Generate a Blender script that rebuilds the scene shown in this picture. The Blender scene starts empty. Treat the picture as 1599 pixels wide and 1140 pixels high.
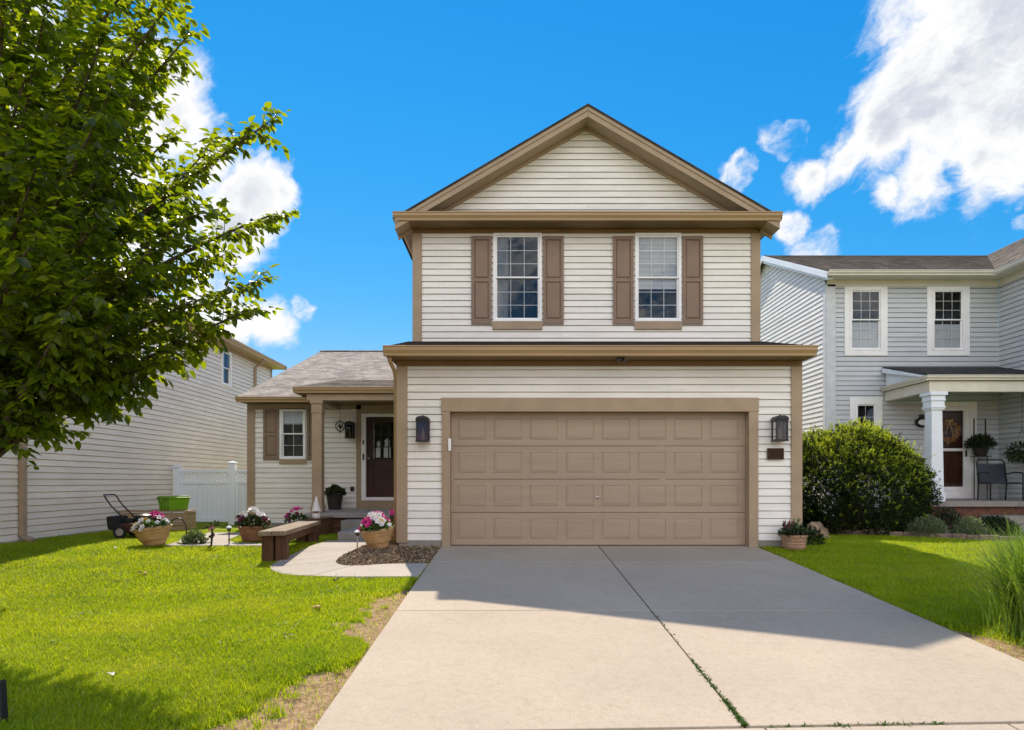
import bpy, bmesh, math, random
import numpy as np
from mathutils import Vector, Matrix

R = math.radians
random.seed(7)
rng = np.random.default_rng(11)
scene = bpy.context.scene
COL = scene.collection

# ------------------------------------------------------------------ camera
CZ = 1.06                      # eye height over the garage floor
cam_d = bpy.data.cameras.new('camera')
cam = bpy.data.objects.new('camera', cam_d)
COL.objects.link(cam)
cam.location = (0, 0, CZ)
cam.rotation_euler = (R(90), 0, 0)
cam_d.sensor_width = 36
cam_d.lens = 36 * 1000 / 1599
cam_d.shift_x = (799.5 - 803) / 1599
cam_d.shift_y = (752 - 570) / 1599
cam_d.clip_end = 5000
scene.camera = cam

# ------------------------------------------------------------------ light
SUN_EL, SUN_AZ = R(50.5), R(-16.0)      # azimuth from +Y, clockwise
sun_dir = Vector((math.sin(SUN_AZ) * math.cos(SUN_EL), math.cos(SUN_AZ) * math.cos(SUN_EL), math.sin(SUN_EL)))
sd = bpy.data.lights.new('sun', 'SUN')
sd.energy = 3.4
sd.angle = R(0.55)
sd.color = (1.0, 0.885, 0.73)
sun = bpy.data.objects.new('sun', sd)
COL.objects.link(sun)
sun.rotation_euler = sun_dir.to_track_quat('Z', 'Y').to_euler()
sun.location = (-10, 30, 40)
scene.view_settings.view_transform = 'Standard'
scene.view_settings.look = 'None'
scene.view_settings.exposure = 1.0
scene.view_settings.gamma = 1
scene.view_settings.use_curve_mapping = False

world = bpy.data.worlds.new('World')
scene.world = world
world.use_nodes = True


class NT:
    """small helper for node trees"""
    def __init__(s, tree):
        s.t = tree
        tree.nodes.clear()

    def n(s, typ, **kw):
        nd = s.t.nodes.new(typ)
        for k, v in kw.items():
            if k.startswith('i_'):
                key = k[2:]
                key = int(key) if key.isdigit() else key.replace('_', ' ')
                s.set(nd.inputs[key], v)
            else:
                setattr(nd, k, v)
        return nd

    def set(s, sock, v):
        if isinstance(v, bpy.types.NodeSocket):
            s.t.links.new(v, sock)
        elif isinstance(v, bpy.types.Node):
            s.t.links.new(v.outputs[0], sock)
        else:
            sock.default_value = v

    def math(s, op, a, b=0.0, c=None, clamp=False):
        nd = s.t.nodes.new('ShaderNodeMath')
        nd.operation = op
        nd.use_clamp = clamp
        s.set(nd.inputs[0], a)
        s.set(nd.inputs[1], b)
        if c is not None:
            s.set(nd.inputs[2], c)
        return nd.outputs[0]

    def mix(s, fac, a, b, blend='MIX'):
        nd = s.t.nodes.new('ShaderNodeMix')
        nd.data_type = 'RGBA'
        nd.blend_type = blend
        s.set(nd.inputs[0], fac)
        s.set(nd.inputs[6], a)
        s.set(nd.inputs[7], b)
        return nd.outputs[2]

    def ramp(s, fac, a, b, lo=0.0, hi=1.0):
        nd = s.t.nodes.new('ShaderNodeMapRange')
        nd.interpolation_type = 'SMOOTHSTEP'
        s.set(nd.inputs[0], fac)
        nd.inputs[1].default_value = a
        nd.inputs[2].default_value = b
        nd.inputs[3].default_value = lo
        nd.inputs[4].default_value = hi
        return nd.outputs[0]

    def noise(s, vec, scale, detail=4, rough=0.55, dist=0.0):
        nd = s.t.nodes.new('ShaderNodeTexNoise')
        if vec is not None:
            s.set(nd.inputs['Vector'], vec)
        nd.inputs['Scale'].default_value = scale
        nd.inputs['Detail'].default_value = detail
        nd.inputs['Roughness'].default_value = rough
        nd.inputs['Distortion'].default_value = dist
        return nd.outputs[0]


def c4(c):
    return (c[0], c[1], c[2], 1.0)


def build_world():
    w = NT(world.node_tree)
    sky = w.n('ShaderNodeTexSky', sky_type='NISHITA', sun_disc=False, sun_elevation=SUN_EL, sun_rotation=SUN_AZ,
              altitude=200, air_density=1.0, dust_density=0.0, ozone_density=6.0)
    # deep polarised blue: each channel of the sky gets its own contrast
    sep = w.n('ShaderNodeSeparateColor'); w.set(sep.inputs[0], sky)
    hs = w.n('ShaderNodeCombineColor')
    for i, (gain, ref, gam) in enumerate(((.090, 1.25, 2.8), (1.33, 2.42, .80), (3.45, 5.06, .45))):
        w.set(hs.inputs[i], w.math('MULTIPLY', w.math('POWER', w.math('DIVIDE', sep.outputs[i], ref), gam), gain * SKY_VALUE))
    tc = w.n('ShaderNodeTexCoord')
    g = tc.outputs['Generated']
    nrm = w.n('ShaderNodeVectorMath', operation='NORMALIZE')
    w.set(nrm.inputs[0], g)
    d = nrm.outputs[0]
    # wispy displacement of the look-up direction
    wn = w.n('ShaderNodeTexNoise', i_Scale=7.0, i_Detail=6.0, i_Roughness=0.6)
    w.set(wn.inputs['Vector'], d)
    sub = w.n('ShaderNodeVectorMath', operation='SUBTRACT')
    w.set(sub.inputs[0], wn.outputs['Color']); sub.inputs[1].default_value = (.5, .5, .5)
    sc = w.n('ShaderNodeVectorMath', operation='SCALE')
    w.set(sc.inputs[0], sub.outputs[0]); sc.inputs['Scale'].default_value = 0.07
    ad = w.n('ShaderNodeVectorMath', operation='ADD')
    w.set(ad.inputs[0], d); w.set(ad.inputs[1], sc.outputs[0])
    dd = ad.outputs[0]
    # clouds: (direction as slope right, slope up, angular radius)
    blobs = [((1262, 264), .036), ((1320, 240), .055), ((1385, 215), .085), ((1450, 170), .115), ((1520, 100), .13), ((1575, 30), .15), ((1580, 175), .11), ((1440, 275), .055),
             ((1390, 300), .030), ((1525, 245), .06), ((1660, 110), .17), ((1600, 262), .028), ((1215, 222), .018), ((1240, 205), .014), ((1160, 262), .014), ((1138, 288), .016),
             ((1275, 386), .026), ((1236, 352), .016), ((1600, 345), .012),
             ((262, 120), .066), ((285, 190), .066), ((330, 240), .05), ((395, 300), .065), ((445, 300), .030), ((370, 355), .055),
             ((420, 508), .034), ((375, 505), .035), ((470, 487), .014), ((330, 480), .05), ((150, 300), .16), ((60, 120), .12), ((90, 560), .08)]
    bias = None
    for (px, py), r in blobs:
        v = Vector(((px - 803) / 1000, 1, (752 - py) / 1000)); L = v.length; v.normalize()
        dist = w.n('ShaderNodeVectorMath', operation='DISTANCE')
        w.set(dist.inputs[0], dd); dist.inputs[1].default_value = v
        b = w.math('MULTIPLY_ADD', dist.outputs['Value'], -L / (r * 1.15), 1.0)
        if r < .03:                    # small wisps stay thin
            b = w.math('MINIMUM', w.math('MULTIPLY_ADD', dist.outputs['Value'], -L / (r * 1.6), 1.0), .22)
        bias = b if bias is None else w.math('MAXIMUM', bias, b)
    # added unseen clouds behind the viewer, fill light for the shaded house fronts
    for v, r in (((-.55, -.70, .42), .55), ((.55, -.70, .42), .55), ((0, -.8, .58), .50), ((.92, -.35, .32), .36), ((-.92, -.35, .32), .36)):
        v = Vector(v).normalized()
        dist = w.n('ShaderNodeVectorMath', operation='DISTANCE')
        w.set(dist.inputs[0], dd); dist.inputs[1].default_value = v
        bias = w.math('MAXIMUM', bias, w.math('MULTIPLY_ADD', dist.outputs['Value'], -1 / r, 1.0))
    bias = w.math('MAXIMUM', bias, -0.9)
    stretch = w.n('ShaderNodeMapping', vector_type='TEXTURE')
    w.set(stretch.inputs['Vector'], dd)
    stretch.inputs['Rotation'].default_value = (0, R(-35), 0)
    stretch.inputs['Scale'].default_value = (1.7, 1.0, .85)
    nz = w.noise(stretch.outputs[0], 11.0, 12, 0.64, 0.25)
    dens = w.math('ADD', bias, w.math('MULTIPLY_ADD', nz, 2.4, -1.14))
    mask = w.ramp(dens, -0.04, 0.55)
    # body shading of the cloud masses: greyer where thick, white at the rim
    n2 = w.noise(stretch.outputs[0], 4.3, 4, 0.5)
    thick = w.math('MULTIPLY', w.ramp(dens, 0.55, 1.15), w.ramp(n2, 0.34, 0.60), clamp=True)
    ccol = w.mix(thick, c4([v * CLOUD for v in (1.0, 1.0, 1.0)]), c4([v * CLOUD for v in (0.62, 0.67, 0.76)]))
    # cloud brightness raised towards and behind the viewer, as added fill light
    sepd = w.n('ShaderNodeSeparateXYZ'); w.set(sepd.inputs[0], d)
    front = w.ramp(sepd.outputs[1], .35, -.45, 1.0, CLOUD_FILL)
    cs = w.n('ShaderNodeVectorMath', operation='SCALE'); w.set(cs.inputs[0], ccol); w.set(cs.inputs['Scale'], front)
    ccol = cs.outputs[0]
    skyc = w.n('ShaderNodeVectorMath', operation='SCALE')
    w.set(skyc.inputs[0], hs.outputs[0]); skyc.inputs['Scale'].default_value = 1.0
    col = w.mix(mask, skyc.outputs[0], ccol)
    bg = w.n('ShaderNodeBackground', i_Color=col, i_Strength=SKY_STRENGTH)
    out = w.n('ShaderNodeOutputWorld')
    w.t.links.new(bg.outputs[0], out.inputs[0])


SKY_STRENGTH = 0.13
SKY_VALUE = 0.96
CLOUD = 3.9
CLOUD_FILL = 1.85
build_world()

# ------------------------------------------------------------------ materials
M = {}


def pbr(name, base, rough=0.6, var=0.10, vscale=3.0, bump=0.0, bscale=60.0, spec=0.35, metal=0.0, fine=0.0, fscale=90.0, streak=None, coat=0.0):
    """procedural painted / mineral surface: two scales of tone variation and a fine bump"""
    m = bpy.data.materials.new(name)
    m.use_nodes = True
    t = NT(m.node_tree)
    tc = t.n('ShaderNodeTexCoord')
    vec = tc.outputs['Object']
    if streak:
        mp = t.n('ShaderNodeMapping'); t.set(mp.inputs['Vector'], vec); mp.inputs['Scale'].default_value = streak
        vec2 = mp.outputs[0]
    else:
        vec2 = vec
    n1 = t.noise(vec2, vscale, 6, 0.6)
    lo = c4([v * (1 - var) for v in base]); hi = c4([min(1, v * (1 + var)) for v in base])
    col = t.mix(t.ramp(n1, .3, .7), lo, hi)
    if fine:
        n2 = t.noise(vec, fscale, 2, 0.6)
        col = t.mix(t.ramp(n2, .35, .65), col, t.mix(1.0, col, c4((1 - fine,) * 3), 'MULTIPLY'))
    b = t.n('ShaderNodeBsdfPrincipled', i_Roughness=rough, i_Metallic=metal)
    t.set(b.inputs['Base Color'], col)
    b.inputs['Specular IOR Level'].default_value = spec
    b.inputs['Coat Weight'].default_value = coat
    if bump:
        bn = t.noise(vec2, bscale, 3, 0.6)
        bp = t.n('ShaderNodeBump', i_Strength=bump, i_Distance=0.01)
        t.set(bp.inputs['Height'], bn)
        t.t.links.new(bp.outputs[0], b.inputs['Normal'])
    o = t.n('ShaderNodeOutputMaterial')
    t.t.links.new(b.outputs[0], o.inputs[0])
    M[name] = m
    return m


def siding_mat(name, base, grime=(0.60, 0.52, 0.42), amount=0.35):
    m = bpy.data.materials.new(name); m.use_nodes = True
    t = NT(m.node_tree)
    tc = t.n('ShaderNodeTexCoord'); vec = tc.outputs['Object']
    mp = t.n('ShaderNodeMapping'); t.set(mp.inputs['Vector'], vec); mp.inputs['Scale'].default_value = (.6, .6, 5.0)
    n1 = t.noise(mp.outputs[0], 2.2, 5, .6)
    n2 = t.noise(vec, 0.8, 4, .6)
    mp2 = t.n('ShaderNodeMapping'); t.set(mp2.inputs['Vector'], vec); mp2.inputs['Scale'].default_value = (9, 9, 1.0)
    n3 = t.noise(mp2.outputs[0], 1.6, 4, .65)
    col = t.mix(t.ramp(n1, .3, .7), c4([v * .93 for v in base]), c4([min(1, v * 1.05) for v in base]))
    col = t.mix(t.math('MULTIPLY', t.ramp(n3, .52, .80), amount * .6), col, c4([base[i] * grime[i] for i in range(3)]))
    col = t.mix(t.math('MULTIPLY', t.ramp(n2, .45, .75), amount * .4), col, c4([base[i] * grime[i] for i in range(3)]))
    ge = t.n('ShaderNodeNewGeometry')
    vm = t.n('ShaderNodeVectorMath', operation='SCALE'); t.set(vm.inputs[0], col); t.set(vm.inputs['Scale'], t.ramp(ge.outputs['Random Per Island'], 0, 1, .955, 1.03))
    b = t.n('ShaderNodeBsdfPrincipled', i_Roughness=0.42)
    b.inputs['Specular IOR Level'].default_value = 0.4
    t.set(b.inputs['Base Color'], vm.outputs[0])
    mp3 = t.n('ShaderNodeMapping'); t.set(mp3.inputs['Vector'], vec); mp3.inputs['Scale'].default_value = (4, 4, 60)
    bn = t.noise(mp3.outputs[0], 3, 3, .6)
    wav = t.noise(vec, 1.3, 2, .5)
    h = t.math('ADD', t.math('MULTIPLY', bn, .25), t.math('MULTIPLY', wav, 2.0))
    bp = t.n('ShaderNodeBump', i_Strength=.35, i_Distance=.012)
    t.set(bp.inputs['Height'], h); t.t.links.new(bp.outputs[0], b.inputs['Normal'])
    o = t.n('ShaderNodeOutputMaterial'); t.t.links.new(b.outputs[0], o.inputs[0])
    M[name] = m


def shingle_mat(name, base, axes, var=.35):
    """axes: which object axis runs along the course, which up the slope"""
    m = bpy.data.materials.new(name); m.use_nodes = True
    t = NT(m.node_tree)
    tc = t.n('ShaderNodeTexCoord')
    sp = t.n('ShaderNodeSeparateXYZ'); t.set(sp.inputs[0], tc.outputs['Object'])
    cb = t.n('ShaderNodeCombineXYZ')
    t.set(cb.inputs[0], sp.outputs[axes[0]]); t.set(cb.inputs[1], sp.outputs[axes[1]])
    br = t.n('ShaderNodeTexBrick', offset=.37, offset_frequency=2, squash=.8, squash_frequency=3)
    t.set(br.inputs['Vector'], cb.outputs[0])
    br.inputs['Color1'].default_value = c4([v * (1 + var) for v in base])
    br.inputs['Color2'].default_value = c4([v * (1 - var) for v in base])
    br.inputs['Mortar'].default_value = c4([v * .35 for v in base])
    br.inputs['Scale'].default_value = 1.0
    br.inputs['Mortar Size'].default_value = .004
    br.inputs['Brick Width'].default_value = .24
    br.inputs['Row Height'].default_value = .125
    n = t.noise(tc.outputs['Object'], 140, 2, .7)
    n2 = t.noise(tc.outputs['Object'], 1.4, 4, .6)
    n3 = t.noise(tc.outputs['Object'], 9.0, 3, .6)
    col = t.mix(t.ramp(n, .3, .7), t.mix(1, br.outputs[0], c4((.70, .70, .70)), 'MULTIPLY'), t.mix(1, br.outputs[0], c4((1.3, 1.28, 1.25)), 'MULTIPLY'))
    col = t.mix(t.ramp(n2, .3, .75), col, t.mix(1, col, c4((.78, .78, .80)), 'MULTIPLY'))
    col = t.mix(t.ramp(n3, .35, .7), col, t.mix(1, col, c4((1.18, 1.12, 1.05)), 'MULTIPLY'))
    b = t.n('ShaderNodeBsdfPrincipled', i_Roughness=.95)
    b.inputs['Specular IOR Level'].default_value = .15
    t.set(b.inputs['Base Color'], col)
    bp = t.n('ShaderNodeBump', i_Strength=.6, i_Distance=.01)
    t.set(bp.inputs['Height'], t.math('ADD', br.outputs['Fac'], t.math('MULTIPLY', n, .5)))
    t.t.links.new(bp.outputs[0], b.inputs['Normal'])
    o = t.n('ShaderNodeOutputMaterial'); t.t.links.new(b.outputs[0], o.inputs[0])
    M[name] = m


def leaf_mat(name, a, b_, trans=.4, rough=.42, spec=.45, tr_boost=(1.5, 1.5, .6), tip=None, lawn=False):
    m = bpy.data.materials.new(name); m.use_nodes = True
    t = NT(m.node_tree)
    ge = t.n('ShaderNodeNewGeometry')
    tc = t.n('ShaderNodeTexCoord')
    r = ge.outputs['Random Per Island']
    n = t.noise(tc.outputs['Object'], 1.1, 5, .65)
    f = t.math('ADD', t.math('MULTIPLY', r, .65), t.math('MULTIPLY', t.ramp(n, .3, .7), .35))
    col = t.mix(f, c4(a), c4(b_))
    if lawn:      # thin dry spots, darker clover patches and faint mower passes
        v = tc.outputs['Object']
        na = t.noise(v, .55, 5, .65); nb = t.noise(v, 2.2, 4, .65)
        mp = t.n('ShaderNodeMapping'); t.set(mp.inputs['Vector'], v); mp.inputs['Rotation'].default_value = (0, 0, R(-24)); mp.inputs['Scale'].default_value = (.25, 2.0, 1)
        nc = t.noise(mp.outputs[0], 1.6, 2, .5)
        col = t.mix(t.math('MULTIPLY', t.ramp(na, .50, .72), .38), col, c4((.50, .47, .06)))
        col = t.mix(t.math('MULTIPLY', t.ramp(nb, .50, .70), .65), col, t.mix(1, col, c4((.52, .70, .7)), 'MULTIPLY'))
        col = t.mix(t.math('MULTIPLY', t.ramp(nc, .42, .60), .40), col, t.mix(1, col, c4((.66, .78, .8)), 'MULTIPLY'))
        dry = t.ramp(t.math('FRACT', t.math('MULTIPLY', r, 37.3)), .93, .95)
        col = t.mix(t.math('MULTIPLY', dry, .8), col, c4((.45, .36, .16)))
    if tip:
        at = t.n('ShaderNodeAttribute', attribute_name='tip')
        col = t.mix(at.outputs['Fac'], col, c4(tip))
    p = t.n('ShaderNodeBsdfPrincipled', i_Roughness=rough)
    p.inputs['Specular IOR Level'].default_value = spec
    t.set(p.inputs['Base Color'], col)
    tr = t.n('ShaderNodeBsdfTranslucent')
    t.set(tr.inputs['Color'], t.mix(1, col, c4(tr_boost), 'MULTIPLY'))
    mx = t.n('ShaderNodeMixShader'); mx.inputs[0].default_value = trans
    t.t.links.new(p.outputs[0], mx.inputs[1]); t.t.links.new(tr.outputs[0], mx.inputs[2])
    o = t.n('ShaderNodeOutputMaterial'); t.t.links.new(mx.outputs[0], o.inputs[0])
    M[name] = m


def glass_mat(name, tint=(.85, .9, .92), refl=.10):
    m = bpy.data.materials.new(name); m.use_nodes = True
    t = NT(m.node_tree)
    fr = t.n('ShaderNodeFresnel', i_IOR=1.5)
    f = t.math('MULTIPLY_ADD', fr, .85, refl, clamp=True)
    tc = t.n('ShaderNodeTexCoord')
    bn = t.noise(tc.outputs['Object'], 1.8, 2, .5)
    bp = t.n('ShaderNodeBump', i_Strength=.12, i_Distance=.05)
    t.set(bp.inputs['Height'], bn)
    tr = t.n('ShaderNodeBsdfTransparent', i_Color=c4(tint))
    gl = t.n('ShaderNodeBsdfGlossy', i_Roughness=.015)
    t.t.links.new(bp.outputs[0], gl.inputs['Normal'])
    mx = t.n('ShaderNodeMixShader'); t.set(mx.inputs[0], f)
    t.t.links.new(tr.outputs[0], mx.inputs[1]); t.t.links.new(gl.outputs[0], mx.inputs[2])
    o = t.n('ShaderNodeOutputMaterial'); t.t.links.new(mx.outputs[0], o.inputs[0])
    M[name] = m


def concrete_mat(name, base, scale=1.0):
    m = bpy.data.materials.new(name); m.use_nodes = True
    t = NT(m.node_tree)
    tc = t.n('ShaderNodeTexCoord'); vec = tc.outputs['Object']
    ge = t.n('ShaderNodeNewGeometry')
    n1 = t.noise(vec, .8 * scale, 6, .62)
    n2 = t.noise(vec, 5.0 * scale, 5, .65)
    n3 = t.noise(vec, 110, 2, .7)
    n4 = t.noise(vec, 38, 3, .7)
    col = t.mix(t.ramp(n1, .32, .70), c4([v * .95 for v in base]), c4([v * 1.05 for v in base]))
    col = t.mix(t.math('MULTIPLY', t.ramp(n2, .50, .75), .28), col, c4((base[0] * .80, base[1] * .76, base[2] * .70)))
    n5 = t.noise(vec, 17, 4, .7)
    col = t.mix(t.math('MULTIPLY', t.ramp(n5, .42, .66), .32), col, t.mix(1, col, c4((.78, .75, .72)), 'MULTIPLY'))
    col = t.mix(t.math('MULTIPLY', t.ramp(n3, .40, .62), .45), col, t.mix(1, col, c4((.70, .68, .66)), 'MULTIPLY'))
    col = t.mix(t.math('MULTIPLY', t.ramp(n4, .60, .72), .35), col, t.mix(1, col, c4((.62, .60, .58)), 'MULTIPLY'))
    sp = t.n('ShaderNodeTexVoronoi', i_Scale=5.5); t.set(sp.inputs['Vector'], vec)
    dots = t.ramp(sp.outputs['Distance'], .030, .045, 1.0, 0.0)
    col = t.mix(t.math('MULTIPLY', dots, .55), col, c4((.10, .09, .08)))
    isl = t.ramp(ge.outputs['Random Per Island'], 0, 1, .95, 1.04)
    vm = t.n('ShaderNodeVectorMath', operation='SCALE'); t.set(vm.inputs[0], col); t.set(vm.inputs['Scale'], isl)
    b = t.n('ShaderNodeBsdfPrincipled', i_Roughness=.88)
    b.inputs['Specular IOR Level'].default_value = .25
    t.set(b.inputs['Base Color'], vm.outputs[0])
    bp = t.n('ShaderNodeBump', i_Strength=.5, i_Distance=.006)
    t.set(bp.inputs['Height'], t.math('ADD', n3, t.math('MULTIPLY', n4, .8)))
    t.t.links.new(bp.outputs[0], b.inputs['Normal'])
    o = t.n('ShaderNodeOutputMaterial'); t.t.links.new(b.outputs[0], o.inputs[0])
    M[name] = m


def wood_mat(name, base, axis=1, contrast=.35):
    m = bpy.data.materials.new(name); m.use_nodes = True
    t = NT(m.node_tree)
    tc = t.n('ShaderNodeTexCoord')
    mp = t.n('ShaderNodeMapping'); t.set(mp.inputs['Vector'], tc.outputs['Object'])
    s = [22, 22, 22]; s[axis] = 1.3
    mp.inputs['Scale'].default_value = s
    n1 = t.noise(mp.outputs[0], 1.4, 6, .65, .6)
    n2 = t.noise(tc.outputs['Object'], 2.5, 4, .6)
    col = t.mix(t.ramp(n1, .3, .7), c4([v * (1 - contrast) for v in base]), c4([v * (1 + contrast * .7) for v in base]))
    col = t.mix(t.math('MULTIPLY', t.ramp(n2, .45, .75), .4), col, c4([v * .6 for v in base]))
    b = t.n('ShaderNodeBsdfPrincipled', i_Roughness=.8)
    b.inputs['Specular IOR Level'].default_value = .25
    t.set(b.inputs['Base Color'], col)
    bp = t.n('ShaderNodeBump', i_Strength=.5, i_Distance=.006); t.set(bp.inputs['Height'], n1)
    t.t.links.new(bp.outputs[0], b.inputs['Normal'])
    o = t.n('ShaderNodeOutputMaterial'); t.t.links.new(b.outputs[0], o.inputs[0])
    M[name] = m


def ground_mat(name):
    m = bpy.data.materials.new(name); m.use_nodes = True
    t = NT(m.node_tree)
    tc = t.n('ShaderNodeTexCoord'); vec = tc.outputs['Object']
    n1 = t.noise(vec, 1.2, 5, .6); n2 = t.noise(vec, 45, 3, .7); n3 = t.noise(vec, 16, 4, .7)
    at = t.n('ShaderNodeAttribute', attribute_name='bare')
    g = t.mix(t.ramp(n2, .3, .7), c4((.13, .18, .010)), c4((.27, .33, .02)))
    g = t.mix(t.ramp(n1, .35, .7), g, t.mix(1, g, c4((.75, .85, .8)), 'MULTIPLY'))
    s = t.mix(t.ramp(n3, .35, .65), c4((.24, .155, .085)), c4((.38, .265, .155)))
    s = t.mix(t.math('MULTIPLY', t.ramp(n2, .52, .66), .55), s, c4((.15, .10, .06)))
    f = t.ramp(t.math('ADD', at.outputs['Fac'], t.math('MULTIPLY_ADD', n3, .5, -.25)), .35, .60)
    col = t.mix(f, g, s)
    b = t.n('ShaderNodeBsdfPrincipled', i_Roughness=.95)
    b.inputs['Specular IOR Level'].default_value = .1
    t.set(b.inputs['Base Color'], col)
    bp = t.n('ShaderNodeBump', i_Strength=.8, i_Distance=.02); t.set(bp.inputs['Height'], t.math('ADD', n2, n3))
    t.t.links.new(bp.outputs[0], b.inputs['Normal'])
    o = t.n('ShaderNodeOutputMaterial'); t.t.links.new(b.outputs[0], o.inputs[0])
    M[name] = m


siding_mat('vinyl_cream', (.82, .795, .745), (.78, .70, .60), .35)
siding_mat('vinyl_beige', (.82, .735, .635), (.75, .70, .65), .35)
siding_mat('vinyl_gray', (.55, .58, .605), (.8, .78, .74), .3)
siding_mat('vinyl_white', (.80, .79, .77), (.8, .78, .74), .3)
pbr('trim_tan', (.385, .285, .19), .55, .08, 2.5, .12, 50, fine=.08)
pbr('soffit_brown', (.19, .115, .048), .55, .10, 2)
pbr('gutter_tan', (.40, .27, .145), .38, .07, 1.5, streak=(.5, .5, 6))
pbr('shutter_brown', (.245, .168, .118), .5, .07, 4, .15, 60, fine=.06)
pbr('garage_paint', (.37, .285, .205), .55, .06, 1.6, .22, 45, fine=.05, streak=(.4, 1, 6))
pbr('white_paint', (.90, .90, .90), .4, .05, 3, fine=.04)
pbr('white_vinyl', (.80, .86, .92), .35, .04, 2)
pbr('corner_gray', (.60, .63, .66), .45, .08, 6)
pbr('cream_trim', (.70, .66, .56), .5, .06, 2.5)
pbr('black_metal', (.012, .012, .013), .42, .2, 20, .08, 80, spec=.5)
pbr('dark_roof_edge', (.022, .020, .019), .9, .25, 20, .4, 90)
pbr('steel', (.42, .41, .39), .35, .15, 20, metal=.9)
pbr('bronze', (.022, .014, .009), .45, .25, 30, metal=.5)
pbr('bronze_relief', (.085, .055, .03), .4, .2, 30, metal=.6)
pbr('door_brown', (.032, .012, .009), .4, .18, 5, .2, 40, spec=.45)
pbr('oak_door', (.075, .022, .012), .4, .25, 3, .2, 40, streak=(8, 8, .8))
pbr('interior_dark', (.030, .034, .040), .9, .2, 2)
pbr('curtain', (.42, .45, .48), .9, .25, 6, streak=(9, 9, .3))
pbr('blind', (.86, .89, .92), .6, .05, 4)
pbr('clay_tan', (.46, .285, .125), .62, .14, 7, .25, 60, fine=.10)
pbr('clay_brown', (.26, .125, .065), .7, .2, 7, .3, 60, fine=.15)
pbr('clay_stripe', (.36, .22, .14), .65, .15, 8, .3, 60)
pbr('dark_pot', (.028, .024, .022), .55, .25, 8, .2, 50)
pbr('soil', (.045, .030, .020), .95, .4, 30, .8, 60)
pbr('green_plastic', (.15, .34, .012), .42, .06, 4, spec=.4)
pbr('rubber', (.016, .016, .016), .8, .2, 20, .3, 60)
pbr('mower_red', (.060, .016, .010), .4, .2, 5)
pbr('fabric_gray', (.05, .06, .078), .85, .1, 40, .3, 200)
pbr('petal_pink', (.62, .035, .24), .6, .25, 30)
pbr('petal_rose', (.66, .25, .36), .6, .25, 30)
pbr('petal_white', (.80, .77, .74), .6, .10, 30)
pbr('petal_yellow', (.70, .44, .05), .6, .2, 30)
pbr('petal_maroon', (.13, .018, .045), .6, .3, 30)
pbr('petal_center', (.60, .42, .06), .7, .2, 30)
pbr('dry_leaf', (.40, .27, .12), .8, .3, 30)
pbr('bark', (.085, .060, .042), .9, .35, 10, .8, 24, streak=(4, 4, 1))
pbr('rock', (.42, .31, .22), .9, .25, 8, .8, 12, fine=.2)
pbr('edging', (.235, .165, .135), .9, .25, 7, .6, 30, fine=.2)
pbr('brick_red', (.165, .075, .048), .9, .3, 8, .6, 30, fine=.25)
pbr('deck_gray', (.36, .33, .30), .8, .12, 4, .4, 60, fine=.15)
pbr('sill_concrete', (.30, .275, .24), .9, .15, 4, .4, 60, fine=.15)
pbr('gnome_white', (.78, .75, .72), .7, .08, 20)
pbr('gnome_brown', (.30, .14, .08), .8, .3, 30)
pbr('asphalt', (.05, .05, .052), .9, .2, 2, .6, 60, fine=.3)
pbr('joint_soil', (.06, .045, .032), .95, .4, 20, .5, 60)
pbr('bulb', (.75, .72, .62), .3, .05, 10)
pbr('decor_orange', (.42, .20, .06), .8, .4, 25)
pbr('decor_gold', (.55, .36, .10), .6, .3, 25)
shingle_mat('shingle_tan', (.39, .36, .33), (0, 1), .28)
shingle_mat('shingle_dark', (.060, .055, .052), (0, 1), .30)
shingle_mat('shingle_brown', (.150, .136, .124), (0, 1), .32)
shingle_mat('shingle_brown_side', (.20, .18, .16), (1, 0), .32)
shingle_mat('shingle_gray_side', (.24, .20, .17), (1, 0), .3)
wood_mat('wood_weathered', (.25, .19, .135), 1)
wood_mat('wood_dark', (.095, .045, .026), 2)
wood_mat('wood_timber', (.185, .095, .050), 0)
wood_mat('wood_box', (.40, .27, .165), 0)
concrete_mat('concrete', (.445, .375, .295))
concrete_mat('concrete_path', (.43, .385, .33), 1.5)
ground_mat('lawn_soil')
glass_mat('glass', (.93, .96, .98), .03)
glass_mat('lamp_glass', (.36, .34, .31), .02)
leaf_mat('tree_leaf', (.015, .030, .003), (.055, .080, .006), .52, .34, .55, tr_boost=(10.0, 7.9, 1.0))
leaf_mat('grass_blade', (.20, .31, .006), (.50, .56, .016), .50, .5, .2, tr_boost=(1.5, 1.4, .6), lawn=True)
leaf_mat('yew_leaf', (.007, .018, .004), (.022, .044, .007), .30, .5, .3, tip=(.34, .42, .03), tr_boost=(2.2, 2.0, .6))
leaf_mat('pot_leaf', (.030, .070, .012), (.085, .16, .03), .30)
leaf_mat('pale_leaf', (.10, .14, .07), (.20, .25, .13), .25)
leaf_mat('dark_leaf', (.020, .035, .014), (.05, .075, .025), .2)
leaf_mat('reed_blade', (.08, .16, .02), (.26, .37, .06), .35, .45, .4)
leaf_mat('mulch_chip', (.15, .098, .062), (.42, .315, .22), .0, .95, .1)
leaf_mat('clover_leaf', (.07, .15, .012), (.16, .26, .03), .35, .5, .3)

# ------------------------------------------------------------------ mesh builders
def T_front(y):      # wall facing the viewer: u = x, n = outward (-y)
    return lambda u, n, z: (u, y - n, z)


def T_right(x):      # wall facing +x: u = y
    return lambda u, n, z: (x + n, u, z)


def T_left(x):       # wall facing -x: u = y
    return lambda u, n, z: (x - n, u, z)


T_id = lambda x, y, z: (x, y, z)


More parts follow.
